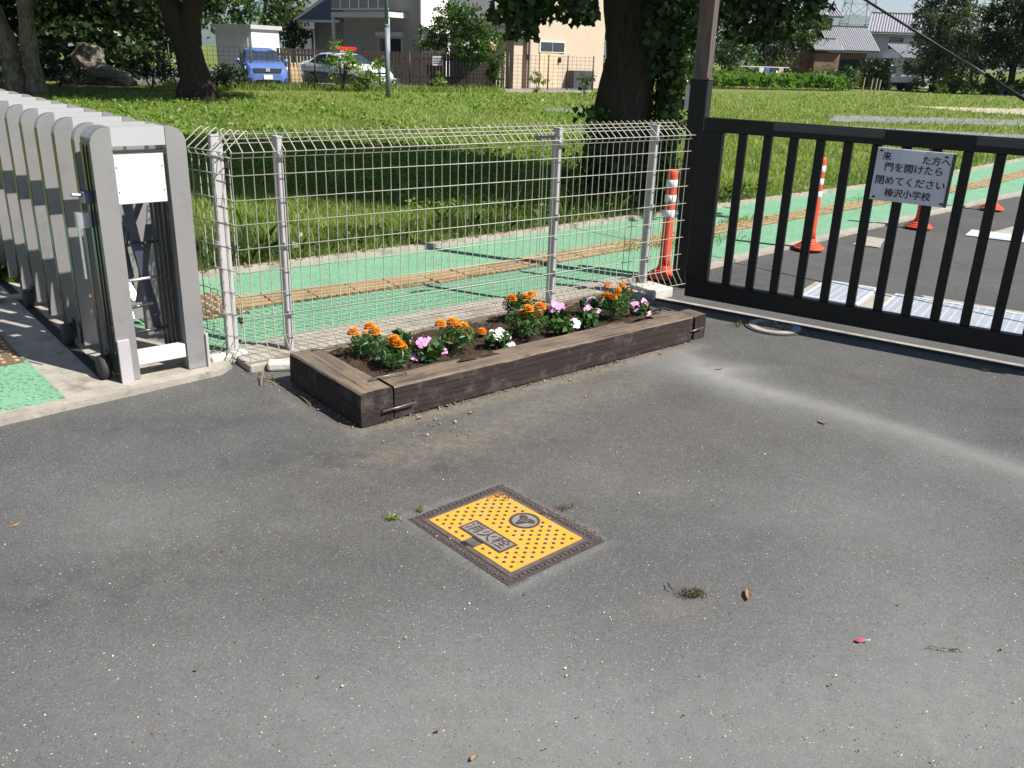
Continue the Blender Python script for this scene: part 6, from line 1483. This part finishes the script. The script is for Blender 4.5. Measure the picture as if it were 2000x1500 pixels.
# corn rows
def corn_row(px0, px1, Y0, Y1, n, label):
    t = thing('corn_row', X((px0 + px1) / 2, (Y0 + Y1) / 2), label, 'corn', 'corn rows across the field'); st = MB(); vv = []; ff = []; k = 0
    A, B = X(px0, Y0), X(px1, Y1)
    for i in range(n):
        q = A.lerp(B, (i + random.uniform(-.3, .3)) / n) + V3(random.uniform(-.2, .2), random.uniform(-.2, .2), 0); h = random.uniform(.6, .95)
        st.tube([q, q + Z * h], 0.012, 3, False)
        for j in range(6):
            a = random.uniform(0, 6.28); z = h * random.uniform(.25, 1.0); L = random.uniform(.35, .6); d = V3(math.cos(a), math.sin(a), 0); s_ = V3(-d.y, d.x, 0) * .035; p0 = q + Z * z; p1 = p0 + d * L * .45 + Z * .22; p2 = p0 + d * L + Z * random.uniform(-.1, .12)
            vv += [tuple(p0 - s_), tuple(p0 + s_), tuple(p1 + s_ * 1.2), tuple(p2), tuple(p1 - s_ * 1.2)]; ff.append((k, k + 1, k + 2, k + 3, k + 4)); k += 5
    tag(st.build('stalks', MAT['corn'], t), kind='stuff'); mesh_np('leaves', vv, ff, MAT['corn'], t)
corn_row(1400, 1660, 56, 59, 75, 'front row of young corn across the sunny field'); corn_row(1400, 1655, 57.3, 60.3, 75, 'middle row of young corn behind the front corn row'); corn_row(1400, 1650, 58.6, 61.6, 75, 'rear row of young corn below the grove')
for i, (a, b) in enumerate(((1840, 1920), (1925, 2010))):
    for j in range(5):
        px = a + (b - a) * (j + .5) / 5; shrub('crop_plant', X(px, 62 - j * .1), 'leafy green crop plant in the row under the dark right hand trees', 1.0, 0.95, 260, 0.20, MAT['leafmid'], 'leafy crop plants under the trees', 'wide', 'crop', 4)
# bushes and hedge by the farmhouse
for px, Y, h, rx, lab in ((1605, 66, 1.5, 1.2, 'rounded bush below the tiled porch roof'), (1640, 67, 1.7, 1.4, 'rounded bush before the farmhouse wall'), (1668, 62, 1.4, 0.8, 'dark bush at the end of the corn rows'), (1655, 61, 1.0, 1.0, 'low bush behind the corn stakes'), (1805, 63, 1.0, 0.9, 'small bush right of the white pickup')):
    shrub('garden_bush', X(px, Y), lab, h, rx, 800, 0.14, MAT['leafmid'])
hq = X(1714, 66); t = thing('clipped_hedge', hq, 'tall clipped dark hedge block beside the white pickup', 'hedge'); c = np.array(tuple(hq)) + rng.uniform(-1, 1, (3600, 3)) * np.array([0.95, 0.8, 0.95]) * (1 + 0.05 * rng.normal(size=(3600, 1))) + np.array([0, 0, 1.1]); v, f = leaf_cards(c, 0.16, 'quad'); mesh_np('foliage', v, f, MAT['leafdark'], t)
m = MB(); m.tube([hq, hq + Z * 1.9], .06, 6); m.build('stem', MAT['bark'], t)
MAT['stake'] = M('weathered stake', (0.36, 0.28, 0.19), 0.9)
for px, h, Y in ((1695, .9, 59), (1711, .85, 57), (1720, .9, 57), (1727, .8, 58), (1630, .8, 58.5), (1637, .8, 58.5)):
    q = X(px, Y); m = MB(); m.tube([q, q + V3(.03, 0, h)], 0.045, 6); tag(m.build('wooden_stake', MAT['stake']), 'weathered wooden stake standing in the grass before the hedge', 'stake', 'stakes at the field edge')
# laundry poles
q = X(1485, 63); lt = thing('laundry_rack', q, 'laundry rack with clothes hung before the farmhouse garden', 'rack'); m = MB()
for dx in (-1.2, 1.2): m.tube([q + V3(dx - .35, 0, 0), q + V3(dx, 0, 1.3), q + V3(dx + .35, 0, 0)], 0.03, 6)
m.tube([q + V3(-1.5, 0, 1.3), q + V3(2.0, 0, 1.3)], 0.025, 6); m.build('frame', MAT['steel'], lt)
for dx, mt in ((.2, 'shedw'), (.6, 'carblue'), (1.0, 'dullgrey'), (1.5, 'beige')): m = MB(); m.box(q + V3(dx, 0, .95), (.32, .03, .65)); m.build('cloth', MAT[mt], lt)

# tiled farmhouse
MAT['tilerib'] = M('pale tile ribs', (0.40, 0.40, 0.43), 0.4, (0.33, 0.33, 0.36), 6); MAT['tile'] = M('grey glazed roof tile', (0.13, 0.13, 0.15), 0.4, (0.10, 0.10, 0.12), 6); MAT['brownwall'] = M('brown wall', (0.16, 0.10, 0.07), 0.8, (0.20, 0.13, 0.09), 3); MAT['paleWall'] = M('pale grey wall', (0.50, 0.52, 0.56), 0.8, (0.45, 0.47, 0.5), 2)
def tiled(t, a, b, up, rise, ribs, name='tiled_roof', mat=None):
    """roof plane from eave a-b going up by vector 'up'; ribs down the slope"""
    mat = mat or MAT['tile']; n = (b - a).cross(up).normalized(); n = n if n.z > 0 else -n
    m = MB(); m.prism([a, b, b + up, a + up], n * 0.08); r = m.build(name, mat, t)
    k = MB()
    for i in range(ribs + 1):
        q = a.lerp(b, i / ribs) + n * 0.09; k.tube([q, q + up], 0.07, 5)
    k.build('tile_ribs', MAT['tilerib'], r)
    k = MB(); k.bar(a + up + n * .1, b + up + n * .1, .22, .22); k.build('ridge', MAT['roofdark'], r)
fq = X(1590, 72); fh = thing('farmhouse', fq, 'low brown farmhouse with grey tiled roof across the field', 'house')
X1 = Vector((1, 0.05, 0)).normalized(); Y1 = Vector((-X1.y, X1.x, 0))
hbox(fh, 'wall', fq, -2.0, 4.4, 0.8, 6, 0, 2.5, MAT['brownwall'], X1, Y1); hbox(fh, 'upper_wall', fq, 0.6, 2.0, 2.5, 5, 2.5, 5.0, MAT['brownwall'], X1, Y1)
tiled(fh, fq + X1 * 1.2 + Z * 2.55, fq + X1 * 5.0 + Z * 2.55, Y1 * 3.0 + Z * 1.75, 0, 22); tiled(fh, fq + X1 * -0.2 + Y1 * -.8 + Z * 2.5, fq + X1 * 1.9 + Y1 * -.8 + Z * 2.5, Y1 * 2.0 + Z * .8, 0, 12, 'porch_roof')
tiled(fh, fq + X1 * -.4 + Y1 * 2.0 + Z * 5.0, fq + X1 * 2.6 + Y1 * 2.0 + Z * 5.0, Y1 * 2.0 + Z * .9, 0, 14, 'upper_roof'); hbox(fh, 'porch', fq, -.1, 1.8, -.5, .8, 0, 2.4, MAT['brownwall'], X1, Y1); hbox(fh, 'window', fq, 2.2, 3.8, .74, .78, .8, 2.0, MAT['winglass'], X1, Y1)
nq = X(1692, 80); nh = thing('tiled_house', nq, 'pale two storey house with ribbed hipped roof behind the hedge', 'house')
hbox(nh, 'wall', nq, 0.4, 6.5, 1.0, 7, 0, 4.2, MAT['paleWall'], X1, Y1)
tiled(nh, nq + X1 * -.2 + Z * 4.2, nq + X1 * 7.2 + Z * 4.2, Y1 * 3.5 + X1 * 1.6 + Z * 1.6, 0, 30); tiled(nh, nq + X1 * 1.7 + Y1 * -3.5 + Z * 2.2, nq + X1 * 6.0 + Y1 * -3.5 + Z * 2.2, Y1 * 3.0 + X1 * -.3 + Z * 1.1, 0, 18, 'lower_roof'); hbox(nh, 'lower_wall', nq, 1.9, 6.0, -3, 1, 0, 2.2, MAT['paleWall'], X1, Y1); hbox(nh, 'window', nq, 2.2, 3.4, .95, .998, 3.0, 3.9, MAT['winglass'], X1, Y1)
hbox(nh, 'solar_panel', nq, 3.9, 5.2, -2.6, -1.2, 2.95, 3.05, MAT['winglass'], X1, Y1)
# white pickup
tq = X(1765, 66); pk = thing('white_pickup', tq, 'small white pickup truck parked by the hedge', 'truck')
hbox(pk, 'bed', tq, -.95, 1.15, 0, 1.4, .55, .95, MAT['carwhite'], X1, Y1, .03); hbox(pk, 'cab', tq, -1.15, -.25, 0.02, 1.38, .45, 1.75, MAT['carwhite'], X1, Y1, .12); hbox(pk, 'side_window', tq, -1.0, -.35, -.01, .01, 1.15, 1.62, MAT['glass'], X1, Y1); hbox(pk, 'chassis', tq, -1.1, 1.1, .1, 1.3, .32, .54, MAT['blackpl'], X1, Y1)
for wx in (-.75, .75):
    for wy in (.08, 1.32):
        m = MB(); m.lathe([(.12, -.07), (.27, -.07), (.27, .07), (.12, .07)], tq + X1 * wx + Y1 * wy + Z * .27, 16, (X1, Z, Y1)); m.build('wheel', MAT['tyre'], pk)
# trees right
tree('poplar_tree', X(1832, 66), 'tall silvery leaved tree right of the white pickup', [(((0, 0, 0), (0, 0, 2.5), (.2, 0, 6.5)), .22, .08, 0)], [(0, 0, 5.0, 2.2, 2.0, 2.2), (-.2, 0, 2.2, 2.2, 1.8, 1.5), (1.3, 0, 3.6, 1.6, 1.5, 1.4), (-.9, 0, 7, 1.3, 1.2, 1.4), (.9, 0, 6.6, 1.0, 1.0, 1.2)], 17000, 0.18, MAT['leafsilver'], MAT['bark'], cr=0.45)
tree('poplar_tree', X(1905, 75), 'thin distant silvery tree between the two big right hand trees', [(((0, 0, 0), (0, 0, 3), (0, 0, 6)), .14, .06, 0)], [(0, 0, 5.6, 1.0, 1.0, 1.6), (0, 0, 3.0, 1.3, 1.2, 1.2)], 1300, 0.19, MAT['leafsilver'], MAT['bark'], cr=0.4)
tree('broadleaf_tree', X(1985, 62), 'dense dark tree above the blue tarpaulin', [(((0, 0, 0), (0, 0, 2.5), (.2, 0, 5)), .25, .12, 0)], [(0, 0, 4.8, 2.6, 2.4, 2.6), (1.8, 0, 4.0, 2.4, 2.2, 2.4), (-.7, 0, 2.6, 2.0, 1.6, 1.4)], 19000, 0.22, MAT['leafdark'], MAT['bark'], cr=0.6)
tree('broadleaf_tree', X(1868, 72), 'dark underwood tree behind the silvery tree', [(((0, 0, 0), (0, 0, 2), (.2, 0, 4)), .2, .1, 0)], [(0, 0, 2.4, 2.6, 1.6, 2.0)], 5200, 0.24, MAT['leafdark'], MAT['bark'], cr=0.6)
MAT['tarp'] = M('blue tarpaulin', (0.02, 0.14, 0.60), 0.45, (0.02, 0.11, 0.5), 4)
q = X(1990, 64); m = MB(); n1 = 14; vs_ = []
for i in range(n1 + 1):
    for j in range(5): vs_.append(q + V3(-1.2 + 3.2 * i / n1, -.8 + .4 * j, max(0.25, (1.15 - .2 * abs(j - 2)) * (0.75 + .3 * mnoise.noise((i * .5, j * .7, 2))))))
m.add(vs_, [(i * 5 + j, (i + 1) * 5 + j, (i + 1) * 5 + j + 1, i * 5 + j + 1) for i in range(n1) for j in range(4)]); m.prism([q + V3(-1.1, -.7, 0), q + V3(1.9, -.7, 0), q + V3(1.9, .7, 0), q + V3(-1.1, .7, 0)], (0, 0, .4)); tag(m.build('tarpaulin_heap', MAT['tarp']), 'heap covered with a bright blue tarpaulin under the dark tree', 'tarpaulin')
# power pylon
pq = X(1664, 230); pl = thing('power_pylon', pq, 'tall lattice power pylon beyond the tiled houses', 'pylon'); MAT['pylon'] = M('grey lattice steel', (0.30, 0.31, 0.33), 0.6)
m = MB()
def wdt(z): return 3.6 * (1 - z / 44) + 0.5
lev = [0, 6, 11, 15.5, 19, 22, 25, 28, 31]
for a, b in zip(lev[:-1], lev[1:]):
    ca = [pq + V3(sx * wdt(a), sy * wdt(a), a) for sx, sy in ((-1, -1), (1, -1), (1, 1), (-1, 1))]; cb_ = [pq + V3(sx * wdt(b), sy * wdt(b), b) for sx, sy in ((-1, -1), (1, -1), (1, 1), (-1, 1))]
    for i in range(4):
        j = (i + 1) % 4; m.tube([ca[i], cb_[i]], .12, 4, False); m.tube([ca[i], cb_[j]], .07, 4, False); m.tube([ca[j], cb_[i]], .07, 4, False); m.tube([cb_[i], cb_[j]], .07, 4, False)
m.build('tower', MAT['pylon'], pl)
for z, w in ((19, 6.5), (24.5, 5.5), (30, 4.5)):
    for s_ in (-1, 1):
        m = MB(); m.tube([pq + V3(s_ * wdt(z), 0, z), pq + V3(s_ * w, 0, z + .3)], .12, 4); m.tube([pq + V3(s_ * wdt(z + 2), 0, z + 2), pq + V3(s_ * w, 0, z + .3)], .10, 4); m.tube([pq + V3(s_ * w, 0, z + .3), pq + V3(s_ * w, 0, z - 1.2)], .10, 4); m.build('arm', MAT['pylon'], pl)
for z in (17.8, 23.3, 28.8):
    for s_ in (-1, 1):
        w = {17.8: 6.5, 23.3: 5.5, 28.8: 4.5}[z]; m = MB(); a_ = pq + V3(s_ * w, 0, z); m.tube([a_ + V3(-160, 60, 4), a_ + V3(-80, 30, -1), a_, a_ + V3(80, -20, -1), a_ + V3(170, -40, 4)], .05, 4); m.build('cable', MAT['pylon'], pl)

# ------------------------------------------------------------------ FAR HILLS
MAT['hills'] = M('wooded hills', (0.040, 0.075, 0.055), 0.95, (0.06, 0.095, 0.06), 0.004)
def hills(name, Y, x0, x1, zmax, seed, n=160, depth=900):
    vs_ = []; fs = []
    for j in range(6):
        tt = j / 5
        for i in range(n + 1):
            x = x0 + (x1 - x0) * i / n; q = x / Y
            hgt = zmax * (0.55 + 0.45 * mnoise.noise((q * 6 + seed, 0.3, j * .15)) + 0.16 * mnoise.noise((q * 22 + seed, 4.1, j * .3)))
            vs_.append(Vector((x, Y + depth * tt, max(0, hgt) * math.sin(tt * math.pi / 2) - 2)))
    k = n + 1
    fs = [(j * k + i, j * k + i + 1, (j + 1) * k + i + 1, (j + 1) * k + i) for j in range(5) for i in range(n)]
    o = MB().add(vs_, fs).build(name, MAT['hills'], smooth=True); o['kind'] = 'structure'
hills('hills', 3600, -4200, 5200, 215, 1.0); hills('hills', 5600, -6500, 7500, 500, 6.5)

# ------------------------------------------------------------------ AIR
hm = bpy.data.materials.new('pale air'); hm.use_nodes = True; hn = hm.node_tree.nodes; hl_ = hm.node_tree.links
hn.remove(hn['Principled BSDF']); pv_ = hn.new('ShaderNodeVolumePrincipled'); pv_.inputs['Color'].default_value = (0.78, 0.87, 1.0, 1); pv_.inputs['Density'].default_value = 0.00009; pv_.inputs['Anisotropy'].default_value = 0.2
hl_.new(pv_.outputs[0], hn['Material Output'].inputs['Volume'])
m = MB(); m.box((0, 0, 379), (18400, 18400, 760.0)); hz_ = m.build('haze', hm, origin=(0, 0, 0)); hz_['kind'] = 'stuff'; hz_['label'] = 'thin blue summer haze over the plain'; hz_['category'] = 'haze'
